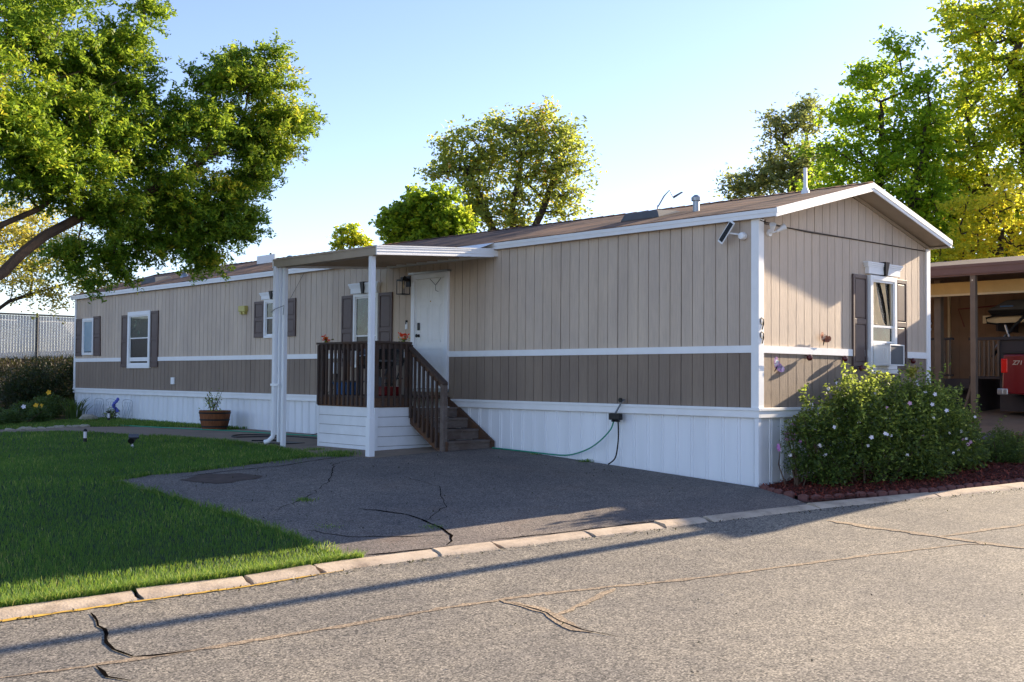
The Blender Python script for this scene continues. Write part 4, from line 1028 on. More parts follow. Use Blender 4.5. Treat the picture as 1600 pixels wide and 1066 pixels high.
# ------------------------------------------------------------------ leaves, plants, trees
def leaf_quads(C, L, W_, up=.5, droop=0.0, axis=None):
    """diamond leaves at centres C"""
    n = len(C); d = RNG.normal(0,1,(n,3)); d[:,2] = d[:,2]*.6 - droop; d /= np.linalg.norm(d,axis=1)[:,None]
    nr = RNG.normal(0,1,(n,3)); nr[:,2] = np.abs(nr[:,2])+up; s_ = np.cross(d, nr); s_ /= (np.linalg.norm(s_,axis=1)[:,None]+1e-9)
    l = RNG.uniform(.7,1.25,n)[:,None]*L; w = RNG.uniform(.7,1.2,n)[:,None]*W_
    V = np.empty((n,4,3)); V[:,0] = C-d*l*.5; V[:,1] = C+s_*w*.5-d*l*.05; V[:,2] = C+d*l*.5; V[:,3] = C-s_*w*.5-d*l*.05
    return V.reshape(-1,3), np.arange(n*4).reshape(n,4)
def sample_blobs(blobs, n, shell=2.0, flat=.8):
    w = np.array([b[3]**1.9 for b in blobs]); w /= w.sum(); idx = RNG.choice(len(blobs), n, p=w)
    B = np.array(blobs)[idx]; d = RNG.normal(0,1,(n,3)); d /= np.linalg.norm(d,axis=1)[:,None]
    r = B[:,3]*RNG.uniform(0,1,n)**(1/shell); P = B[:,:3]+d*r[:,None]*np.array([1,1,flat]); return P
def skeleton(paths, clusters, step=.5, rtip=.012, jit=.08):
    """paths: list of (points, attach) giving the main limbs; clusters join the nearest limb point"""
    nodes = []; par = []
    for pi,path in enumerate(paths):
        prev = None
        P = [Vector(p) for p in path]
        if nodes: prev = min(range(len(nodes)), key=lambda i: (nodes[i]-P[0]).length)
        for a,b in zip(P[:-1],P[1:]):
            n = max(1,int((b-a).length/step))
            for k in range(n if (a,b) != (P[-2],P[-1]) else n+1):
                q = a.lerp(b,k/n)+Vector(RNG.normal(0,jit*.3,3)); nodes.append(q); par.append(prev if prev is not None else -1); prev = len(nodes)-1
    root = nodes[0]; arr = np.array([tuple(n_) for n_ in nodes]); base_n = len(nodes)
    cl = sorted([Vector(c) for c in clusters], key=lambda c: min((c-nodes[i]).length for i in range(0,base_n,max(1,base_n//12))))
    load = [0]*len(nodes)
    for c in cl:
        d = np.linalg.norm(arr-np.array(c),axis=1) + .35*np.maximum(0, arr[:,2]-c.z)
        i = int(np.argmin(d)); a = nodes[i]; L = (c-a).length; n = max(1,int(L/step)); prev = i
        for k in range(1,n+1):
            q = a.lerp(c,k/n); q.z += .10*L*math.sin(math.pi*k/n)*.6
            if k < n: q += Vector(RNG.normal(0,jit,3))
            nodes.append(q); par.append(prev); load.append(0); prev = len(nodes)-1
            arr = np.vstack([arr,[tuple(q)]])
        load[prev] += 1
    tot = [1.0*l for l in load]
    for i in range(len(nodes)-1,-1,-1):
        if par[i] >= 0: tot[par[i]] += tot[i]
    return nodes, par, tot
def branches(nodes, par, tot, r0, rmin=.008):
    mb = MB(); T_ = max(tot); rad = [max(rmin, r0*(max(t,.3)/T_)**.5) for t in tot]
    kids = {}
    for i,p in enumerate(par):
        if p >= 0: kids.setdefault(p,[]).append(i)
    starts = [i for i,p in enumerate(par) if p < 0]; stack = [(s_,None) for s_ in starts]
    while stack:
        i,fr = stack.pop(); chain = [fr,i] if fr is not None else [i]
        while i in kids:
            ks = sorted(kids[i], key=lambda k: -tot[k])
            for k in ks[1:]: stack.append((k,i))
            i = ks[0]; chain.append(i)
        if len(chain) > 1:
            rr = [rad[c] for c in chain]
            if fr is not None: rr[0] = min(rad[fr], rr[1]*1.25)
            mb.tube([nodes[c] for c in chain], rr, 7 if rr[0] > .05 else 5, False)
    return mb
def tree(label, blobs, paths, ncl, lpc, L, W_, leaf, bark, r0, sig=.3, up=.5, droop=0, shell=2.0, step=.5, name='tree', flat=.8, rb=None, cat='tree', group=None, rshift=0):
    t = thing(name, label, cat, paths[0][0], group)
    C = sample_blobs(blobs, ncl, shell, flat)
    nodes,par,tot = skeleton(paths, [tuple(c) for c in C], step)
    tb = branches(nodes,par,tot,r0); tb.build('trunk', bark, t, smooth=True)
    cnt = RNG.poisson(lpc, len(C)); idx = np.repeat(np.arange(len(C)), cnt)
    # each cluster is a few sprays: points along short random twigs
    K = 7; tw = RNG.normal(0,1,(len(C),K,3)); tw[:,:,2] *= .55; tw /= np.linalg.norm(tw,axis=2)[:,:,None]
    k = RNG.integers(0,K,len(idx)); s_ = RNG.uniform(0,1,len(idx))**.8*sig*2.0
    P = C[idx]+tw[idx,k]*s_[:,None]+RNG.normal(0,sig*.18,(len(idx),3)); P[:,2] -= droop*s_*.5
    V,F = leaf_quads(P,L,W_,up,droop)
    cr = RNG.normal(0,.18,len(C)); r = np.clip(RNG.normal(.42+rshift,.2,len(idx))+cr[idx],0,1)
    npmesh('crown', V, F, leaf, t, np.repeat(r,4))
    return t

T1B = [(-2.77,8.6,6.71,.8),(-2.12,8.8,6.23,.52),(-3.39,8.94,6.54,.69),(-2.7,9.14,5.72,.9),(-3.93,8.66,5.73,.73),(-3.03,9.32,4.84,.85),(-2.25,9.45,5.01,.44),(-3.56,9.59,4.18,.7),(-4.53,8.94,5.04,.9),(-2.64,9.67,4.22,.42),(-3.03,9.88,3.68,.3),(-4.16,9.32,4.26,.69),(-6.66,8.19,6.46,1.14),(-5.52,8.82,6.33,.98),(-5.08,8.64,6.9,.5),(-4.78,8.5,7.49,.25),(-6.13,8.53,5.45,.96),(-7.12,7.82,4.98,.9),(-5.33,8.75,5.52,.76),(-8.06,7.58,5.68,1.3),(-8.5,7.65,4.24,1.0),(-7.66,8.51,7.45,1.3),(-6.2,9.04,7.91,.9),(-6.11,8.52,4.56,.8),(-5.31,8.74,4.17,.65),(-4.81,9.61,3.45,.42),(-4.49,9.47,3.85,.45),(-4.54,11.12,3.1,.12),(-5.64,9.41,3.5,.4),(-6.62,8.17,4.35,.6),(-3.46, 9.54, 3.84, 0.53),(-2.97, 9.29, 4.32, 0.65),(-2.44, 9.56, 4.17, 0.39),(-3.89, 9.53, 4.53, 0.7),(-5.48, 9.56, 3.13, 0.36),(-4.29, 9.38, 3.64, 0.39),(-2.05, 9.34, 5.56, 0.54),(-1.71, 9.14, 6.17, 0.46),(-4.69, 9.89, 3.15, 0.23),(-2.93, 9.83, 3.56, 0.29),(-4.99, 8.82, 6.22, 0.66)]
T1P = [[(-8.9,7.75,-.05),(-8.75,7.72,.8),(-8.49,7.7,1.64),(-7.7,8,2.47),(-7.08,8.33,2.89),(-6.35,8.61,3.57),(-5.66,8.88,3.95),(-4.84,9.08,4.21),(-3.6,9.5,4.5)],
       [(-8.49,7.7,1.7),(-8.02,8.09,2.81),(-7.1,8.34,3.63),(-6.44,8.64,3.99),(-5.6,8.8,4.6)],
       [(-8.49,7.7,1.8),(-8.3,7.6,3.0),(-7.82,7.51,4.82),(-6.83,8.24,6.44)],
       [(-4.84,9.08,4.21),(-3.7,9.1,5.04),(-2.8,9.19,5.72),(-2.3,8.8,6.1)]]
tree('large spreading honey locust whose boughs fill the upper left', T1B, T1P, 980, 280, .088, .036, M['leaf1'], M['bark'], .115, .20, .8, .25, 1.7, .45, 'honey_locust_tree', .7)
def mk(label, B, base, top, ncl, lpc, L, W_, leaf, bark, r0, name, sig=.3, extra=(), group='trees behind the mobile home', **k):
    paths = [[base, tuple((np.array(base)*.5+np.array(top)*.5)+np.array([.1,.1,0])), top]]+[list(e) for e in extra]
    return tree(label, B, paths, ncl, lpc, L, W_, leaf, bark, r0, sig, name=name, group=group, **k)
T0B = [(-1.19,25.34,4.55,1.3),(-.03,24.93,4.23,1.0),(-.22,26.06,5.66,1.27),(.97,24.54,4.27,.6),(1.6,24.21,4.0,.4),(-1.55,25.46,5.86,1.45),(-.02,24.93,3.65,.4),(-2.49,25.75,4.86,1.86),(1.18,26.61,5.22,.87)]
mk('yellowing tree beyond the chain link fence at far left', T0B, (-2.6,25.9,.3),(-2.2,25.8,4.6), 210, 74, .11, .06, M['leaf0'], M['darkbark'], .07, 'yellowing_tree', .32, [[(-2.4,25.9,2.6),(-1.2,25.4,3.6),(.3,24.9,4.2)]], group=None)
T2B = [(10.88,21.05,7.0,1.09),(10.28,21.52,6.66,.76),(11.47,20.57,6.8,.92),(11.3,20.72,7.56,.5),(10.7,21.19,7.55,.5),(11.81,20.29,6.37,.55),(10.02,21.71,6.22,.48),(10.88,21.05,6.0,1.31),(10.9,21.0,5.0,1.2)]
mk('dense round green tree behind the patio cover', T2B, (10.9,21,.8),(10.9,21,6.0), 330, 95, .16, .11, M['leaf2'], M['darkbark'], .14, 'round_tree', .24)
T3B = [(17.85,24.3,10.82,1.29),(16.69,25.33,10.8,1.29),(18.98,23.22,10.7,1.29),(15.9,25.99,10,.9),(17.09,24.98,9.24,1.29),(18.43,23.75,9.26,1.42),(19.53,22.66,9.78,.9),(18.61,23.59,11.74,.9),(17.27,24.82,11.6,.77),(19.45,22.75,8.48,.9),(16.71,25.32,8.19,.9),(17.87,24.28,7.95,1.03),(19.53,22.67,11.09,.77),(15.89,26,10.78,.57)]
mk('tall airy olive green tree behind the roof ridge centre', T3B, (17.9,24.2,.8),(17.9,24.3,8.2), 420, 46, .19, .10, M['leaf3'], M['darkbark'], .26, 'airy_tree', .36, [[(17.9,24.2,5.5),(17.1,24.9,8.0),(16.4,25.4,10)],[(17.9,24.2,5.8),(18.8,23.5,8.2),(19.3,23,10)],[(17.9,24.3,8.2),(18.2,24,10.5)]], shell=2.6, step=.6)
T4B = [(4.31,15.96,5.2,.3),(4.07,16.12,4.97,.24),(4.49,15.83,5.02,.26),(4.28,15.98,5.4,.14)]
T4B = [(a+1.42,b+2.07,c+.36,d*1.25) for a,b,c,d in T4B]
mk('small sapling top showing above the patio cover', T4B, (5.75,18.1,.5),(5.75,18.05,5.3), 44, 44, .11, .07, M['leaf7'], M['darkbark'], .04, 'sapling', .12)
T5B = [(22.68,13.93,10.94,.8),(22.24,14.6,10.86,.6),(22.49,14.22,9.89,.9),(22.04,14.88,9.09,.9),(21.45,15.74,8.77,.68),(22.8,13.74,9.04,1.08),(22.43,14.31,8.36,1.08),(21.71,15.36,8.4,.72),(22.86,13.64,11.52,.4),(21.9,15.0,7.4,1.0)]
mk('sparse dull grey-green tree left of the white vent pipe', T5B, (22.6,14,.8),(22.5,14.1,9.5), 260, 54, .17, .08, M['leaf5'], M['darkbark'], .2, 'sparse_tree', .3, shell=2.6)
T6B = [(17.19,7.5,10.68,.7),(16.89,8.05,10.16,.66),(17.4,7.12,9.71,.9),(16.89,8.05,9.03,1.0),(16.52,8.67,9.26,.55),(17.56,6.81,8.56,.98),(17.15,7.59,7.87,1.37),(16.43,8.83,8.13,.88),(16.71,8.36,6.97,1.17),(17.48,6.97,6.72,1.17),(17.06,7.75,6.19,.98),(17.76,6.42,10.02,.5),(17.9,6.2,5.6,1.0),(17.1,7.6,5.2,1.2),(18.08,6.89,7.15,.99),(16.76,9.25,7.28,.75),(18.2,6.65,8.08,.75),(18.12,6.8,9.1,.55),(17.32,7.27,11.22,.45),(16.71,9.32,6.51,.79)]
mk('tall bright green tree rising behind the gable peak', T6B, (17.1,7.7,.9),(17.1,7.6,9.6), 520, 58, .14, .09, M['leaf6'], M['darkbark'], .18, 'bright_green_tree', .26, [[(17.1,7.7,4),(17.6,6.9,6.5),(17.7,6.6,8.8)]], shell=2.3)
T7B = [(20.35,5.6,12.47,1.45),(19.91,6.57,12.6,.8),(20.61,4.97,10.66,1.7),(20.13,6.09,10.98,.9),(19.83,6.74,12.03,.55),(20.74,4.67,8.53,1.7),(20.27,5.78,9.02,1.24),(19.98,6.42,10.04,.7),(20.33,5.63,7.28,1.45),(19.9,6.59,7.92,1.03),(20.6,5,6.1,1.45),(20.04,6.28,6.16,1.03),(20.56,7.53,6.74,.85),(20.94,4.17,12.64,1.7),(21.2,3.6,9.5,1.8),(21.2,3.6,6.5,1.6),(20.11,7.3,9.23,.9),(20.35,6.81,6.83,1.15),(20.11,7.3,7.85,.84),(20.07,7.39,6.27,.94)]
mk('large yellow-green autumn tree at the right edge', T7B, (20.8,4.6,.9),(20.6,5.0,10.8), 740, 56, .16, .10, M['leaf7'], M['darkbark'], .28, 'autumn_tree', .32, [[(20.7,4.7,4.5),(20.2,5.9,7.2),(20.0,6.4,9.5)]], shell=2.2)
T8B = [(19.2,8.9,5.4,1.3),(18.4,9.6,5.0,1.2),(20.5,7.8,5.0,1.5),(21.8,6.0,4.9,1.6)]
mk('low green tree filling the gap above the neighbouring roof', T8B, (20,8.2,.9),(20,8.2,5), 200, 66, .15, .1, M['leaf6'], M['darkbark'], .12, 'low_green_tree', .3)

T9B = [(16.48,4.46,5.97,.92),(16.85,3.61,6.43,.95),(16.67,4.04,5.1,.92),(16.28,4.9,4.97,.73),(17.02,3.19,5.4,.92),(16.3,5.2,4.81,.55)]
M['leaf9'] = leafmat('golden_leaves', [(0, S(170,176,50)), (.4, S(224,212,60)), (.9, S(244,222,70)), (1, S(236,170,60))], .7)
mk('bright golden yellow tree just above the neighbouring roof', T9B, (16.7,4.0,.9),(16.7,4.0,5.4), 130, 44, .13, .085, M['leaf9'], M['darkbark'], .09, 'golden_tree', .26, shell=2.4)
def shrub(name, label, blobs, n, L, W_, leaf, base, flowers=(), up=.4, stems=12, sig=.05, hgt=None, cat='shrub', fl_mat='petal', fls=.03, shoots=0, rsh=0):
    t = thing(name, label, cat, base)
    P = sample_blobs(blobs, n, 1.9, 1.0); 
    k = P[:,2] > gznp(P[:,0],P[:,1])+.02; P = P[k]
    if shoots:
        SP = sample_blobs([b for b in blobs], shoots, 6, 1.0); top = SP[SP[:,2] > np.percentile(SP[:,2], 45)]
        ext = []
        for q in top:
            h_ = RNG.uniform(.12,.42); m = int(24*h_/.2); tt = RNG.uniform(0,1,m)
            lean = RNG.normal(0,.25,2); ext.append(np.stack([q[0]+lean[0]*tt*h_+RNG.normal(0,.022,m), q[1]+lean[1]*tt*h_+RNG.normal(0,.022,m), q[2]+tt*h_],1))
        P = np.vstack([P]+ext)
    V,F = leaf_quads(P+RNG.normal(0,sig,P.shape)*.3,L,W_,up,-.2)
    hh = (P[:,2]-P[:,2].min())/(np.ptp(P[:,2])+1e-6)
    npmesh('foliage', V, F, leaf, t, np.repeat(np.clip(RNG.normal(.42+rsh,.22,len(P))+(np.arange(len(P)) > len(P)-sum(len(e) for e in ext))*.2 if shoots else RNG.normal(.42+rsh,.22,len(P)),0,1),4))  # shoot leaves shifted paler, painting sun onto the shrub top
    mb = MB(); b0 = Vector(base)
    for i in range(stems):
        b_ = blobs[i%len(blobs)]; q = Vector((b_[0]+RNG.normal(0,b_[3]*.4), b_[1]+RNG.normal(0,b_[3]*.4), b_[2]+b_[3]*RNG.uniform(.2,.9)))
        a = Vector((lerp(b0.x,q.x,.45)+RNG.normal(0,.06), lerp(b0.y,q.y,.45)+RNG.normal(0,.06), 0)); a.z = gz(a.x,a.y)-.02
        mb.tube([a,a.lerp(q,.5)+Vector((RNG.normal(0,.04),RNG.normal(0,.04),0)),q],[.012,.008,.004],5)
    mb.build('stems', M['bark'], t)
    for fx in flowers:
        fm = MB(); c = Vector(fx[:3]); s_ = fls*RNG.uniform(.75,1.2); nrm = Vector((-.75+RNG.normal(0,.2),-.7+RNG.normal(0,.2),.3)).normalized(); a = nrm.cross(Vector((0,0,1))).normalized(); b_ = nrm.cross(a)
        for k_ in range(5):
            th = k_*2*math.pi/5+RNG.uniform(0,1)*.1; u = (a*math.cos(th)+b_*math.sin(th)); v = (-a*math.sin(th)+b_*math.cos(th))
            fm.add([c, c+u*s_*.55+v*s_*.38+nrm*s_*.25, c+u*s_*1.0+nrm*s_*.15, c+u*s_*.55-v*s_*.38+nrm*s_*.25], [(0,1,2,3)])
        fm.build('flower', M[fx[3] if len(fx) > 3 else fl_mat], t)
    return t
def on_front(blobs, n, mats=('petal',), zmin=None):
    P = sample_blobs(blobs, n*12, 30, 1.0); k = (P[:,0]*-.7+P[:,1]*-.72 > np.array([b[0]*-.7+b[1]*-.72 for b in blobs]).mean()-.15); P = P[k]
    P = P[P[:,2] > .4][:n]; return [tuple(p)+(mats[i%len(mats)],) for i,p in enumerate(P)]
HB1 = [(.45,-.42,.75,.26),(.5,-.45,.35,.28),(.95,-.62,.48,.42),(.75,-.5,.8,.36),(1.25,-.75,.85,.48),(1.5,-.85,.4,.5),(1.15,-.7,1.15,.34),(1.75,-.8,1.2,.36),(1.9,-.9,.75,.5),(2.1,-1.0,.4,.5),(.8,-.6,.2,.34)]
HB2 = [(2.5,-.95,.95,.48),(2.8,-1.05,.5,.52),(3.2,-1.05,.8,.46),(3.5,-1.15,.42,.42),(2.55,-.9,1.18,.28),(3.15,-.9,1.12,.26),(3.75,-1.0,.75,.3),(2.4,-1.1,.3,.45)]
HB3 = [(3.85,-.9,.55,.26),(4.05,-.75,.8,.26),(4.05,-1.0,.35,.26)]
shrub('hibiscus_shrub','big rose-of-sharon shrub with white flowers nearest the house corner', HB1, 20000, .055,.032, M['bush'], (1.4,-.75,gz(1.4,-.75)), on_front(HB1,30,('petal','petal','petal','palepink','petal')), stems=26, shoots=230)
shrub('hibiscus_shrub','rose-of-sharon shrub with white and pink flowers below the gable window', HB2, 17000, .055,.032, M['bush'], (2.9,-1.0,gz(2.9,-1)), on_front(HB2,28,('petal','palepink','petal','petal')), stems=22, shoots=200)
shrub('hibiscus_shrub','thin loose shrub with white flowers right of the house', HB3, 4200, .045,.028, M['bush'], (4.1,-.95,gz(4.1,-.95)), on_front(HB3,12), stems=16, shoots=24)
LB = [(4.6,-1.15,.32,.26),(4.95,-1.1,.4,.33),(5.4,-1.05,.36,.3),(4.8,-1.35,.22,.22)]
shrub('low_shrub','low dark green shrub on red mulch at the right', LB, 9000, .05,.02, M['bush'], (4.9,-1.15,gz(4.9,-1.15)), [], stems=14, shoots=20, rsh=-.1)
PB = [(.28,-.3,.55,.16),(.35,-.32,.3,.16),(.3,-.28,.75,.12),(.5,-.45,.25,.14)]
shrub('purple_flower_plant','slender plant with purple flowers against the ribbed skirting corner', PB, 900, .04,.014, M['bush'], (.38,-.35,gz(.38,-.35)), on_front(PB,12,('pinkpetal',),), fls=.028, stems=10, cat='plant')
# orange grass-like plume plant near window
shrub('bronze_leaf_plant','bronze-tipped upright sprig in front of the gable wall', [(3.3,-.45,1.55,.09),(3.42,-.45,1.6,.08)], 130, .09,.03, M['leaf0'], (3.36,-.45,gz(3.3,-.45)), [], stems=4, cat='plant')
# barrel plant
def at_tree():
    shr = thing('potted_rose','thin leafy rose growing in the half barrel planter','plant',(bcx,bcy,bz))
    mb = MB(); P = []
    for i in range(8):
        a = RNG.uniform(0,6.28); q = Vector((bcx+math.cos(a)*RNG.uniform(.08,.3), bcy+math.sin(a)*RNG.uniform(.1,.42), bz+RNG.uniform(.25,.55))); s0 = Vector((bcx+RNG.normal(0,.05),bcy+RNG.normal(0,.05),bz-.02))
        mb.tube([s0,s0.lerp(q,.5)+Vector((0,0,.06)),q],[.008,.006,.003],5)
        for k in range(22): P.append(s0.lerp(q,RNG.uniform(.35,1))+Vector(RNG.normal(0,.035,3)))
    for k in range(60): P.append(Vector((bcx+RNG.normal(0,.12),bcy+RNG.normal(0,.15),bz+abs(RNG.normal(0,.05)))))
    mb.build('stems', M['bark'], shr); V,F = leaf_quads(np.array([tuple(p) for p in P]),.055,.035); npmesh('foliage',V,F,M['bush'],shr,np.repeat(RNG.uniform(0,1,len(P)),4))
at_tree()
# far-left bed
SB = [(-1.3,24.6,1.0,.7),(-.6,24.9,1.5,.5),(.8,24.4,1.5,.6),(.3,24.1,.9,.8),(-.3,24.3,1.2,.7),(.2,24.2,1.55,.45),(-.9,24.5,.8,.8),(.55,23.9,.6,.6),(-.5,24.2,.5,.8)]
shrub('evergreen_shrub','large dark evergreen shrub at the far end of the home', SB, 24000, .09,.03, M['shrubleaf'], (-.2,24.2,gz(-.2,24.2)), [], stems=10)
SB2 = [(-3.6,24.4,.75,.7),(-4.3,24.6,.9,.8),(-3.1,23.6,.4,.45)]
shrub('evergreen_shrub','dark rounded shrub against the bank at the left edge', SB2, 9000, .08,.03, M['shrubleaf'], (-3.8,24.4,gz(-3.8,24.4)), [], stems=8)
SB3 = [(-2.2,21.4,.35,.4),(-1.6,21.8,.4,.45),(-2.8,21.2,.3,.3),(-1.1,22.4,.45,.5)]
shrub('perennial_clump','low leafy perennials with yellow blooms in the far bed', SB3, 7000, .08,.035, M['strap'], (-2,21.6,gz(-2,21.6)), [(-1.7,21.4,.6,'yellowpetal'),(-1.95,21.1,.62,'yellowpetal'),(-2.3,21.0,.6,'petal'),(-1.3,22.0,.95,'yellowpetal')], stems=8, fls=.07, cat='plant')
SB4 = [(-3.6,19.4,.3,.25),(-3.0,19.8,.3,.3),(-2.3,19.9,.35,.3)]
shrub('perennial_clump','green leafy ground plants by the walk at far left', SB4, 5000, .08,.03, M['strap'], (-3,19.7,gz(-3,19.7)), [], stems=6, cat='plant')
def strap_clump(label, cx_, cy_, n, h_, r_):
    t = thing('iris_clump', label, 'plant', (cx_,cy_,gz(cx_,cy_)), 'clumps of strap-leaved plants in the far bed'); V = []; F = []
    for i in range(n):
        a = RNG.uniform(0,6.28); l = RNG.uniform(.1,.6)*h_; x0 = cx_+math.cos(a)*RNG.uniform(0,r_); y0 = cy_+math.sin(a)*RNG.uniform(0,r_); z = gz(x0,y0)
        hh = h_*RNG.uniform(.6,1.1); w = .018; pa = a+1.57
        base = len(V)
        for k,(s_,ww) in enumerate(((0,1),(.4,.9),(.75,.7),(1,.1))):
            xx = x0+math.cos(a)*l*s_**2; yy = y0+math.sin(a)*l*s_**2; zz = z+hh*(s_-.25*s_**3)
            V += [(xx-math.cos(pa)*w*ww,yy-math.sin(pa)*w*ww,zz),(xx+math.cos(pa)*w*ww,yy+math.sin(pa)*w*ww,zz)]
        F += [(base+2*k,base+2*k+1,base+2*k+3,base+2*k+2) for k in range(3)]
    npmesh('leaves', np.array(V), np.array(F), M['strap'], t, np.repeat(RNG.uniform(0,1,n),8))
strap_clump('spiky iris clump in front of the skirting end', -.75, 21.6, 70, .75, .3)
strap_clump('iris clump just behind the small white trellis', -1.2, 22.3, 60, .6, .35)
strap_clump('pale strap-leaved clump at the left edge of the bed', -3.9, 18.9, 60, .5, .2)
# low wire trellises
def trellis(y, label):
    x = -.28; z = gz(x,y); mb = MB(); w_ = .6; h_ = .5
    P = [(x,y-w_/2,z)]+[(x,y+w_/2*math.cos(a)*-1,z+h_+.06*math.sin(a)) for a in np.linspace(0,math.pi,9)]+[(x,y+w_/2,z)]
    mb.tube(P, .006, 5)
    for i in range(-3,5):
        for s_ in (1,-1):
            pts = []
            for t_ in np.linspace(0,1,7):
                yy = y+i*.15+s_*t_*h_*.7; zz = z+t_*h_
                if abs(yy-y) <= w_/2: pts.append((x,yy,zz))
            if len(pts) > 1: mb.tube(pts, .0035, 4)
    tag(mb.build('wire_trellis', M['galv'], None, (x,y,z)), label, 'wire trellis', 'low wire trellises against the skirting')
trellis(21.1,'low wire trellis furthest from the camera'); trellis(20.35,'middle low wire trellis behind the blue flower'); trellis(19.3,'low wire trellis nearest the camera beside the blue flower')
shrub('small_rose_bush','small rose bush between the wire trellises', [(-.35,20.0,.45,.18),(-.35,20.2,.35,.2)], 320, .06,.035, M['bush'], (-.35,20.1,gz(-.35,20.1)), [(-.5,20.0,.6,'petal')], stems=6, cat='plant')
bfm = thing('blue_garden_flower','blue ornamental flower on a stake between the wire trellises','ornament',(-.4,19.75,gz(-.4,19.75)))
mb = MB(); mb.tube([(-.4,19.75,gz(-.4,19.75)),(-.4,19.75,.6)], .008, 5); mb.build('stake', M['iron'], bfm)
mb = MB()
for k in range(7):
    a = k*.9; mb.lathe((-.4+.05*math.cos(a),19.75+.07*math.sin(a),.45+.05*k),[(0,0),(.05,.03),(.03,.09),(0,.1)],8)
mb.build('petals', M['bluepetal'], bfm)
# path lights on the lawn
def path_light(x, y, label):
    z = gz(x,y); t = thing('path_light', label, 'path light', (x,y,z)); mb = MB(); mb.lathe((x,y,z),[(.008,0),(.008,.03),(.035,.03),(.035,.10),(0,.10)],14); mb.build('stake_base', M['black'], t)
    mb = MB(); mb.lathe((x,y,z+.10),[(.03,0),(.03,.12),(0,.12)],14); mb.build('clear_tube', M['petal'], t); mb = MB(); mb.lathe((x,y,z+.22),[(.036,0),(.036,.025),(.02,.05),(0,.052)],14); mb.build('cap', M['black'], t)
path_light(-4.37,11.83,'black capped path light standing in the lawn'); path_light(-.75,19.35,'small path light by the wire trellises')
spt = thing('lawn_spotlight','black solar spotlight on a stake in the lawn','spotlight',(-4.24,10.07,gz(-4.24,10.07)))
zz_ = gz(-4.24,10.07); mb = MB(); mb.tube([(-4.24,10.07,zz_),(-4.24,10.07,zz_+.12)], .012, 6); mb.lathe((-4.24,10.07,zz_+.02),[(0,0),(.03,.01),(.02,.03),(0,.03)],10); mb.build('stake', M['petal'], spt)
mb = MB(); mb.tube([(-4.30,10.0,zz_+.12),(-4.24,10.07,zz_+.16),(-4.16,10.12,zz_+.19)],[.055,.06,.045],12); mb.hull8([(-4.34,10.0,zz_+.17),(-4.2,9.9,zz_+.17),(-4.12,10.1,zz_+.22),(-4.26,10.2,zz_+.22)],[(-4.34,10.0,zz_+.19),(-4.2,9.9,zz_+.19),(-4.12,10.1,zz_+.24),(-4.26,10.2,zz_+.24)]); mb.build('spot_head', M['black'], spt)
# rocks
def rock(x, y, s_, label, seed=0, group=None, name='rock'):
    bm = bmesh.new(); bmesh.ops.create_icosphere(bm, subdivisions=2, radius=1); r = random.Random(seed)
    for v in bm.verts: v.co = Vector((v.co.x*s_*1.4, v.co.y*s_, v.co.z*s_*.7))*(1+r.uniform(-.14,.14))
    me = bpy.data.meshes.new(name); bm.to_mesh(me); bm.free(); me.materials.append(M['rock']); o = bpy.data.objects.new(name, me); COL.objects.link(o); o.location = (x,y,gz(x,y)+s_*.35); return tag(o,label,'rock',group)
rock(-.9,20.3,.17,'rounded pale rock in front of the iris clump',1)
for i in range(26):
    a = i/25; x_ = lerp(-3.9,-2.1,a)+random.uniform(-.05,.05); y_ = 17.35+random.uniform(-.1,.12)-.0*a
    rock(x_, y_, random.uniform(.035,.07), 'small pale edging stone between the lawn and the far bed', i+5, 'pale stones edging the far bed','edging_stone')

# red edging bricks along the mulch
def edging():
    line = [(-.05,-.08),(-.26,-.55),(-.3,-1.0)] ; P2 = koff(KB,-.12)[12:17]
    path = [Vector(p) for p in line]+[Vector(p) for p in P2 if p[0] > -.2]
    proto = None; s_ = 0; seg = []
    for a,b in zip(path[:-1],path[1:]):
        L = (b-a).length; n = max(1,int(L/.155))
        for i in range(n): seg.append((a.lerp(b,(i+.5)/n), math.atan2(b.y-a.y,b.x-a.x)))
    seg = [s for s in seg if s[0].x < 6.5]
    r = random.Random(9)
    for i,(p,ang) in enumerate(seg):
        z = gz(p.x,p.y)
        if proto is None:
            mb = MB(); n = 8; prof = [(-.07,-.04),(-.07,.035)]+[(-.07+.14*k/n, .035+.022*math.sin(math.pi*k/n)) for k in range(1,n)]+[(.07,.035),(.07,-.04)]
            mb.prism([(x_,-.03,z_) for x_,z_ in prof], (0,.06,0)); proto = mb.build('edging_brick', M['brickedge'], None, (0,0,0), bevel=.005)
            tag(proto,'scalloped red edging brick along the mulch bed','edging brick','scalloped edging bricks along the mulch'); o = proto
        else:
            o = proto.copy(); COL.objects.link(o)
        o.location = (p.x,p.y,z+r.uniform(-.008,.01)); o.rotation_euler = (r.uniform(-.06,.06),r.uniform(-.04,.04),ang+r.uniform(-.05,.05))
edging()

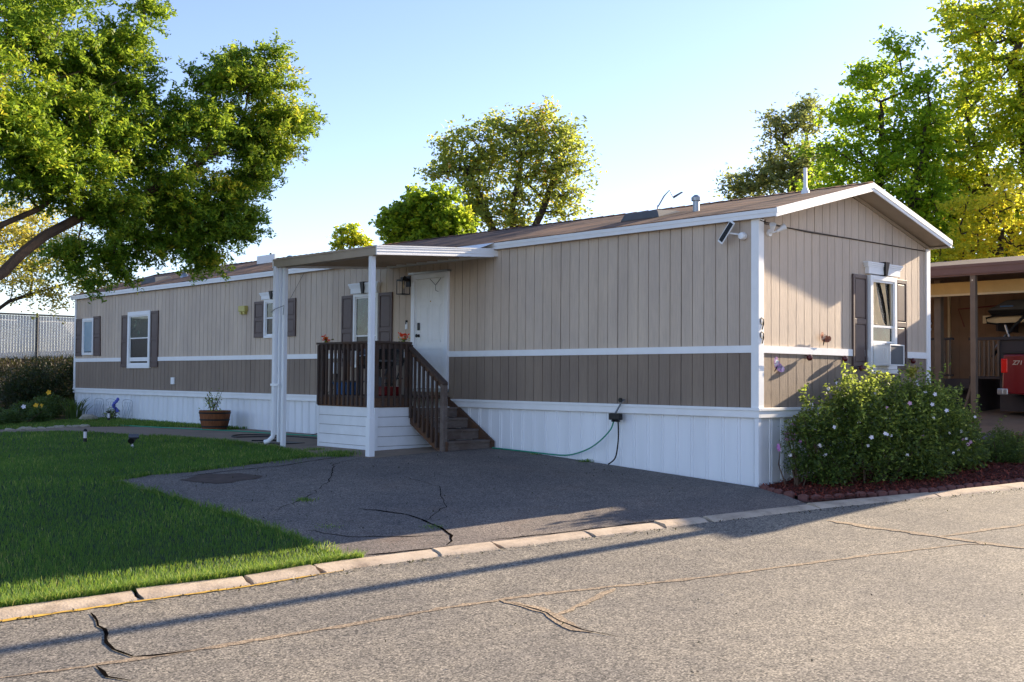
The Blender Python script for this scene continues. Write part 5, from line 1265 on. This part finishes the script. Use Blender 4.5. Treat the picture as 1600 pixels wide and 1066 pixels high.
# deck flowers and things behind the railing
def rail_flower(x, y, z, label):
    t = thing('artificial_flowers', label, 'flowers', (x,y,z)); mb = MB()
    for k in range(9):
        c = Vector((x+RNG.normal(0,.03),y+RNG.normal(0,.045),z+RNG.uniform(.02,.13))); a = RNG.uniform(0,6.28)
        for j in range(4):
            u = Vector((math.cos(a+j*1.57)*.5,math.sin(a+j*1.57),RNG.uniform(-.2,.9))).normalized(); v = u.cross(Vector((1,.1,.2))).normalized(); mb.add([c,c+u*.03+v*.015,c+u*.055,c+u*.03-v*.015],[(0,1,2,3)])
    mb.build('petals', M['redpetal'], t); mb = MB()
    for k in range(5):
        c = Vector((x+RNG.normal(0,.03),y+RNG.normal(0,.05),z+RNG.uniform(.0,.09))); mb.lathe(c,[(0,-.012),(.014,0),(0,.014)],6)
    mb.build('yellow_centres', M['yellowpetal'], t); P = np.array([[x,y,z+.03]])+RNG.normal(0,1,(26,3))*np.array([.03,.06,.02]); V,F = leaf_quads(P,.05,.03); npmesh('leaves',V,F,M['bush'],t,np.repeat(RNG.uniform(0,1,26),4))
rail_flower(DX,DY1-.18,2.035,'red and orange artificial flowers at the far end of the deck rail'); rail_flower(-1.2,DY0,2.035,'red and orange artificial flowers above the top of the stairs')
gr_ = thing('barbecue_grill','black barbecue grill standing on the deck behind the railing','grill',(-1.25,7.0,1.12))
mb = MB(); mb.box((-1.45,6.75,1.62),(-1.05,7.3,1.75)); mb.build('firebox', M['black'], gr_, bevel=.03)
mb = MB(); mb.tube([(-1.25,6.76,1.76),(-1.25,7.29,1.76)], .19, 14); mb.build('lid', M['black'], gr_, smooth=True)
for (xx,yy) in ((-1.42,6.8),(-1.08,6.8),(-1.42,7.25),(-1.08,7.25)):
    mb = MB(); mb.tube([(xx,yy,1.12),(xx,yy,1.64)], .014, 6); mb.build('leg', M['iron'], gr_)
mb = MB(); mb.box((-1.44,6.5,1.7),(-1.1,6.74,1.73)); mb.build('side_shelf', M['slate'], gr_)
mb = MB(); mb.tube([(-1.46,6.85,1.8),(-1.48,7.0,1.81),(-1.46,7.2,1.8)], .01, 6); mb.build('lid_handle', M['chrome'], gr_)
gb_ = thing('gas_bottle','grey gas bottle under the grill on the deck','gas bottle',(-1.25,7.0,1.13)); mb = MB(); mb.lathe((-1.25,7.0,1.13),[(.1,0),(.14,.03),(.14,.24),(.1,.3),(.03,.32),(.03,.38),(0,.38)],20); mb.build('bottle', M['slate'], gb_, smooth=True)
cr_ = thing('storage_tub','blue storage tub at the far end of the deck','tub',(-1.4,7.7,1.12)); mb = MB(); mb.hull8([(-1.5,7.58,1.125),(-1.2,7.58,1.125),(-1.2,7.85,1.125),(-1.5,7.85,1.125)],[(-1.55,7.53,1.34),(-1.15,7.53,1.34),(-1.15,7.9,1.34),(-1.55,7.9,1.34)]); mb.build('tub', M['bluedish'], cr_); mb = MB(); mb.box((-1.57,7.51,1.34),(-1.13,7.92,1.37)); mb.build('lid', M['slate'], cr_, bevel=.01)
chf = thing('folding_chair','dark folding chair folded against the wall on the deck','chair',(-.35,7.9,1.12))
for dy in (0,.4):
    mb = MB(); mb.tube([(-.7,7.35+dy*.0+dy,1.12),(-.25,7.35+dy,2.0)], .012, 6); mb.build('frame_side', M['iron'], chf)
mb = MB(); mb.box((-.45,7.37,1.65),(-.38,7.73,1.95)); mb.build('backrest', M['black'], chf); mb = MB(); mb.box((-.62,7.37,1.4),(-.4,7.73,1.43)); mb.build('seat', M['black'], chf)
rb = thing('red_toolbox','red toolbox on the deck floor under the railing','toolbox',(-1.35,6.5,1.12)); mb = MB(); mb.box((-1.55,6.4,1.122),(-1.2,6.58,1.28)); mb.build('toolbox_body', M['redpetal'] if False else M['red'], rb, bevel=.015); mb = MB(); mb.tube([(-1.5,6.49,1.28),(-1.46,6.49,1.33),(-1.3,6.49,1.33),(-1.25,6.49,1.28)], .01, 6); mb.build('handle', M['black'], rb)

# ------------------------------------------------------------------ neighbouring home with carport, at right
nb = thing('neighbour_home','brown-roofed neighbouring home with an open carport at the right','house',(8,0,0))
NX, NY0, NY1 = 8.0, -3.0, 12.5
mb = MB(); XRg = 12.2; ze, zr = 3.66, 4.22
vs = []
for y_ in (NY0,NY1): vs += [(NX-.06,y_,ze),(XRg,y_,zr),(16.4,y_,ze),(16.4,y_,ze-.05),(XRg,y_,zr-.06),(NX-.06,y_,ze-.03)]
mb.add(vs,[(0,1,7,6),(1,2,8,7),(2,3,9,8),(3,4,10,9),(4,5,11,10),(5,0,6,11),(0,5,4,3,2,1),(6,7,8,9,10,11)]); mb.build('roof', M['shingle2'], nb)
mb = MB(); mb.box((NX-.1,NY0,3.47),(NX-.07,NY1,3.64)); mb.box((NX-.115,NY0,3.6),(NX-.1,NY1,3.655)); mb.box((NX-.07,NY0,3.44),(NX+.1,NY1,3.5)); mb.build('gutter', M['nbr_brown'], nb)
mb = MB(); mb.box((NX+.1,NY0+.02,3.5),(15.8,NY1-.05,3.54)); mb.build('carport_ceiling', M['nbr_tan'], nb)
wx = 11.6
mb = MB(); mb.box((wx,NY0+.3,.3),(16,NY1-.2,3.5)); y_ = NY0+.3
while y_ < NY1-.4: mb.box((wx-.008,y_+.01,.9),(wx,y_+.29,3.5)); y_ += .3
mb.build('tan_wall', M['nbr_tan'], nb)
mb = MB(); mb.box((8.75,2.05,3.17),(8.79,-2.3,3.4)); mb.build('lit_soffit_board', M['soffit_glow'], nb); mb = MB(); mb.box((8.72,2.15,3.13),(8.8,-2.3,3.17)); mb.build('lit_soffit_rail', M['cream'], nb)  # board and rail added, their colour standing for the glow-lit carport ceiling
for (px_,py_,w_) in ((8.0,.72,.1),(9.2,2.0,.14),(9.0,2.9,.12)):
    mb = MB(); mb.box((px_-w_/2,py_-w_/2,gz(px_,py_)-.05),(px_+w_/2,py_+w_/2,3.5)); mb.build('carport_post', M['nbr_grey'], nb, bevel=.004)
mb = MB(); mb.tube([(7.94,.72,3.35),(7.945,.72,3.35)], .012, 6); mb.build('bolt', M['chrome'], nb)
d_ = MB(); d_.box((wx-.05,2.95,1.35),(wx-.01,3.75,3.45)); dr = d_.build('side_door', M['nbr_tan'], nb)
mb = MB(); mb.box((wx-.06,2.9,1.35),(wx-.0,2.95,3.5)); mb.box((wx-.06,3.75,1.35),(wx,3.8,3.5)); mb.box((wx-.06,2.95,3.45),(wx,3.75,3.5)); mb.build('door_frame', M['cream'], dr)
for z_ in (2.62,2.76): mb = MB(); mb.lathe((wx-.06,3.35,z_),[(0,-.05),(.03,-.04),(.03,0),(0,0)],12,'x'); mb.build('door_knob', M['chrome'], dr)
# porch deck with railing
pd = thing('neighbour_porch','dark porch deck with pale balusters in the carport','porch deck',(9.6,1.9,gz(9.6,1.9)))
mb = MB(); mb.box((9.7,1.55,1.42),(wx-.02,4.8,1.5)); mb.box((9.7,1.6,.6),(9.74,4.8,1.42)); mb.box((9.74,1.55,.6),(wx-.02,1.6,1.42)); mb.build('porch_floor', M['nbr_dark'], pd)
for (ya,yb) in ((1.95,4.8),):
    mb = MB(); mb.box((9.66,ya,2.3),(9.76,yb,2.35)); mb.box((9.69,ya,1.55),(9.73,yb,1.59)); mb.build('porch_rail', M['nbr_dark'], pd)
mb = MB(); mb.box((9.66,.25,2.28),(9.76,1.6,2.34)); mb.build('porch_rail', M['nbr_dark'], pd); mb = MB(); mb.box((9.69,.5,1.5),(9.73,1.6,1.55)); mb.build('bottom_rail', M['nbr_dark'], pd)
for i in range(18): mb = MB(); y_ = 1.98+i*.12; mb.box((9.66,y_,1.58),(9.69,y_+.04,2.3)); mb.build('baluster', M['nbr_grey'], pd)
for i in range(6): mb = MB(); y_ = .98+i*.095; mb.box((9.66,y_,1.55),(9.69,y_+.03,2.26)); mb.build('baluster', M['nbr_grey'], pd)
mb = MB(); mb.box((9.74,.15,.85),(10.3,1.0,2.28)); mb.build('dark_screen_panel', M['nbr_dark'], pd)
for i in range(4): mb = MB(); z_ = .7+i*.2; mb.box((9.0+.14*i,1.6-.0*i,z_-.04),(9.3+.14*i,2.5,z_)); mb.build('porch_step', M['nbr_dark'], pd)
sk = MB(); sk.hull8([(9.1,1.5,.55),(9.12,1.5,.55),(9.72,1.5,1.45),(9.7,1.5,1.55)],[(9.1,1.55,.55),(9.12,1.55,.55),(9.72,1.55,1.45),(9.7,1.55,1.55)]); sk.build('step_stringer', M['nbr_grey'], pd)
# shelf with rooftop carrier and bicycle rack
sh = thing('carport_shelf','cream wall shelf high in the neighbouring carport','shelf',(10.5,1,2.6)); mb = MB(); mb.box((10.45,-2.2,2.66),(10.5,1.66,2.82)); mb.build('front_board', M['cream'], sh); mb = MB(); mb.box((10.5,-2.2,2.78),(wx-.01,1.66,2.81)); mb.build('shelf_board', M['cream'], sh)
for y_ in (-2.0,0,1.4): mb = MB(); mb.box((10.6,y_,2.5),(wx-.01,y_+.05,2.78)); mb.build('bracket', M['nbr_dark'], sh)
rc = thing('rooftop_carrier','grey rooftop cargo carrier lying on the carport shelf','cargo carrier',(10.9,.3,2.81))
mb = MB(); mb.hull8([(10.5,-1.6,2.812),(11.4,-1.6,2.812),(11.4,1.5,2.812),(10.5,1.5,2.812)],[(10.46,-1.7,2.93),(11.45,-1.7,2.93),(11.45,1.58,2.93),(10.46,1.58,2.93)]); mb.build('lower_shell', M['black'], rc, bevel=.02)
mb = MB(); mb.hull8([(10.46,-1.7,2.93),(11.45,-1.7,2.93),(11.45,1.58,2.93),(10.46,1.58,2.93)],[(10.6,-1.4,3.16),(11.3,-1.4,3.16),(11.3,1.25,3.14),(10.6,1.25,3.14)]); mb.build('upper_shell', M['slate'], rc, bevel=.04)
mb = MB(); mb.box((10.5,1.05,2.96),(10.53,1.32,3.02)); mb.build('blue_strap', M['bluedish'], rc)
br_ = thing('bicycle_rack','black hitch bicycle rack leaning below the carport shelf','bicycle rack',(10.2,.9,2.0))
mb = MB(); mb.tube([(10.3,.6,2.9),(10.25,.95,2.55),(10.2,1.2,2.15),(10.2,1.35,1.95)], .03, 8); mb.build('main_bar', M['black'], br_, smooth=True)
mb = MB(); mb.tube([(10.3,1.25,2.62),(10.3,1.5,2.66),(10.3,1.52,2.76),(10.3,1.35,2.8),(10.3,.4,2.82)], .02, 8); mb.build('support_arm', M['black'], br_, smooth=True)
mb = MB(); mb.tube([(10.25,1.1,2.6),(10.2,.95,2.2)], .025, 8); mb.tube([(10.2,1.08,2.4),(10.17,1.3,2.12)], .015, 8); mb.build('lower_arm', M['chrome'], br_, smooth=True)
mb = MB(); mb.tube([(11.5,2.55,2.65),(11.5,2.68,3.05),(11.4,1.5,3.1),(11.4,0,3.14)], .012, 5); mb.build('wall_cable', M['red'], nb)

# pickup truck (rear towards +Y, front out of frame towards the road)
def pickup():
    tx, ty = 8.95, .62; z0 = gz(9,0)+.0
    t = thing('pickup_truck','dark red pickup truck parked in the neighbouring carport','pickup truck',(tx,ty,z0))
    W_ = 1.95; x0, x1 = tx, tx+W_
    def side(prof, xa, xb, name, mat, bevel=.03, parent=t):
        mb = MB(); mb.prism([(xa,ty-u,z0+v) for u,v in prof], (xb-xa,0,0)); return mb.build(name, mat, parent, bevel=bevel)
    # bed with wheel arch (u measured forward from the tail)
    arch = [(1.15+.48*math.cos(a)*-1, .42+.48*math.sin(a)) for a in np.linspace(0,math.pi,13)]
    bed = [(.0,.62),(.03,1.28),(2.0,1.30),(2.0,.5),(1.68,.45)] + arch[::-1] + [(.55,.5),(.1,.52)]
    for xa,xb in ((x0,x0+.12),(x1-.12,x1)): side(bed, xa, xb, 'bed_side', M['red'])
    mb = MB(); mb.box((x0+.12,ty-.06,z0+.65),(x1-.12,ty-.0,z0+1.28)); mb.build('tailgate', M['red'], t, bevel=.02)
    mb = MB(); mb.box((x0+.12,ty-2.0,z0+.62),(x1-.12,ty-.06,z0+.72)); mb.build('bed_floor', M['black'], t)
    mb = MB(); mb.box((x0-.02,ty-2.0,z0+1.29),(x0+.14,ty-.02,z0+1.33)); mb.box((x1-.14,ty-2.0,z0+1.29),(x1+.02,ty-.02,z0+1.33)); mb.build('bed_cap_rail', M['black'], t, bevel=.01)
    side([(2.02,.5),(2.02,1.3),(3.9,1.28),(5.4,1.15),(5.6,1.0),(5.65,.5),(5.2,.45)]+[(4.75+.48*math.cos(a), .42+.48*math.sin(a)) for a in np.linspace(0,math.pi,13)]+[(4.2,.42),(2.4,.42)], x0, x1, 'cab_body', M['red'])
    side([(2.05,1.3),(2.25,1.88),(3.2,1.92),(3.95,1.28)], x0+.1, x1-.1, 'cabin', M['red'], .04)
    for xx in (x0+.094,x1-.1): side([(2.25,1.34),(2.38,1.8),(3.15,1.84),(3.75,1.34)], xx, xx+.006, 'side_window', M['glass'], 0)
    for uy in (1.15,4.75):
        for xx in (x0+.02,x1-.28):
            mb = MB(); mb.lathe((xx,ty-uy,z0+.4),[(.22,0),(.38,.0),(.4,.04),(.4,.22),(.38,.26),(.22,.26)],28,'x'); w_ = mb.build('wheel', M['rubber'], t, smooth=True)
            mb = MB(); mb.lathe((xx,ty-uy,z0+.4),[(.0,.03),(.08,.01),(.22,.03),(.22,.24),(0,.24)],20,'x'); mb.build('rim', M['chrome'], w_)
    mb = MB(); mb.box((x0+.02,ty-.02,z0+.5),(x1-.02,ty+.1,z0+.62)); mb.box((x0-.01,ty-.12,z0+.5),(x0+.02,ty-.02,z0+.62)); mb.build('rear_bumper', M['chrome'], t, bevel=.03)
    for xx in (x0-.008,x1-.14):
        mb = MB(); mb.box((xx,ty-.12,z0+.92),(xx+.15,ty+.012,z0+1.2)); mb.build('tail_light', M['tail'], t, bevel=.02)
    # decal lettering on the bed side
    def text(s, size, loc, name, mat, shear=.2):
        c = bpy.data.curves.new(name,'FONT'); c.body = s; c.size = size; c.extrude = .002; c.shear = shear; c.offset = size*.02
        o = bpy.data.objects.new(name, c); COL.objects.link(o); dg = bpy.context.evaluated_depsgraph_get(); dg.update()
        me = bpy.data.meshes.new_from_object(o.evaluated_get(dg)); bpy.data.objects.remove(o); me.materials.clear(); me.materials.append(mat)
        # text faces -X: local x -> world -y, local y -> world z
        for v in me.vertices: v.co = Vector((-v.co.z, -v.co.x, v.co.y)) 
        o = bpy.data.objects.new(name, me); COL.objects.link(o); o.parent = t; o.location = Vector(loc)-WL[t]; return o
    text('Z71', .115, (x0-.004, ty-.21, z0+1.08), 'bed_decal', M['chrome'])
pickup()

# ------------------------------------------------------------------ chain link fence and what lies beyond it
fy = 29.4; fz = gz(0,29.4)
fe = thing('chain_link_fence','chain link fence with pale privacy slats on top of the bank','fence',(0,fy,fz))
mb = MB(); mb.tube([(-14,fy,fz+1.5),(9,fy,fz+1.5)], .03, 8); mb.build('top_rail', M['fence'], fe)
for x_ in (-11.9,-8.7,-5.5,-2.25,1.0,4.2,7.4):
    mb = MB(); mb.tube([(x_,fy,fz-.2),(x_,fy,fz+1.54)], .045, 8); mb.build('fence_post', M['fence'], fe)
wm = MB(); h_ = 1.46; sp_ = .075
k0 = -60; x_ = -4.0
while x_ < 3.6:
    for s_ in (1,-1):
        a = (x_, fy-.035, fz+.02); b_ = (x_+s_*h_*.85, fy-.035, fz+.02+h_)
        wm.tube([a,b_], .004, 3, False)
    x_ += .085
wm.build('wire_mesh', M['wire'], fe)
slm = MB(); x_ = -6
while x_ < 5: slm.box((x_,fy+.03,fz+.03),(x_+.085,fy+.034,fz+1.46)); x_ += .095
slm.build('privacy_slats', M['slats'], fe)
fb_ = thing('distant_building','dark purple-roofed building beyond the fence','building',(14,75,2))
mb = MB(); mb.box((6,75,1.9),(13.5,85,5.6)); mb.build('wall', M['distwall'], fb_)
mb = MB(); mb.hull8([(5.6,74.6,5.6),(13.9,74.6,5.6),(13.9,85.4,5.6),(5.6,85.4,5.6)],[(6.4,77,7.0),(13.1,77,7.0),(13.1,83,7.0),(6.4,83,7.0)]); mb.build('roof', M['purpleroof'], fb_)
mb = MB()
for i in range(4): mb.box((6.8+i*1.7,74.96,4.0),(7.7+i*1.7,75.0,5.0))
mb.build('window', M['glass'], fb_)
ss = thing('sun_shade','yellow and blue fabric shade sail beyond the fence at the left edge','shade sail',(-.8,45,3))
mb = MB(); mb.prism([(-1.0,45,4.0),(-.45,45,4.0),(-.7,45,4.5)],(0,.03,0)); mb.build('yellow_cloth', M['yellowpetal'], ss); mb = MB(); mb.prism([(-.4,45,4.0),(-.0,45,4.0),(-.1,45,4.35)],(0,.03,0)); mb.build('blue_cloth', M['bluepetal'], ss); mb = MB(); mb.tube([(-.7,45.02,2),(-.7,45.02,4.4)], .04, 6); mb.build('pole', M['fence'], ss)

# street lamps
def lamp(x, y, h, arm, label, z0=None, r=.075):
    z = gz(x,y) if z0 is None else z0; t = thing('street_lamp', label, 'street lamp', (x,y,z)); a = Vector(arm)
    mb = MB(); mb.tube([(x,y,z-.1),(x,y,z+h*.5),(x,y,z+h)],[r,r*.85,r*.6],12); mb.build('pole', M['galv'], t, smooth=True)
    p = Vector((x,y,z+h-.1)); mb = MB(); mb.tube([p,p+a*.4+Vector((0,0,.38)),p+a*.75+Vector((0,0,.52)),p+a],[.04,.04,.035,.03],8); mb.build('arm', M['galv'], t, smooth=True)
    q = p+a; u = a.normalized(); s_ = Vector((-u.y,u.x,0)); mb = MB(); mb.hull8([q-s_*.12-Vector((0,0,.06)),q+u*.6-s_*.09-Vector((0,0,.05)),q+u*.6+s_*.09-Vector((0,0,.05)),q+s_*.12-Vector((0,0,.06))],[q-s_*.07+Vector((0,0,.06)),q+u*.5-s_*.05+Vector((0,0,.03)),q+u*.5+s_*.05+Vector((0,0,.03)),q+s_*.07+Vector((0,0,.06))]); mb.build('lamp_head', M['slate'], t, bevel=.01)
    return t
lamp(33.4,29.6,7.95,(.45,-.7,.5),'distant street lamp with curved arm showing over the roof')
lamp(6.6,-2.42,7.4,(.2,-1.8,.4),'tall street lamp beside the kerb just outside the right edge', r=.115)
# fallen leaves and grit in the gutter and on the driveway
n = 900; x = RNG.uniform(-12,6,n); y = np.interp(x,[p[0] for p in KB],[p[1] for p in KB])-.27-np.abs(RNG.normal(0,.07,n)); k = RNG.uniform(0,1,n) < .22; x[k] = RNG.uniform(-6.3,-.5,k.sum()); y[k] = RNG.uniform(.2,5,k.sum())
k2 = (RNG.uniform(0,1,n) < .08); x[k2] = RNG.uniform(-9,3,k2.sum()); y[k2] = RNG.uniform(-5,-1.5,k2.sum())
P = np.stack([x,y,gznp(x,y)+.014],1); V,F = leaf_quads(P,.032,.018,6.0); npmesh('fallen_leaves', V, F, M['drygrass'], None, np.repeat(RNG.uniform(0,1,n),4), kind='stuff')
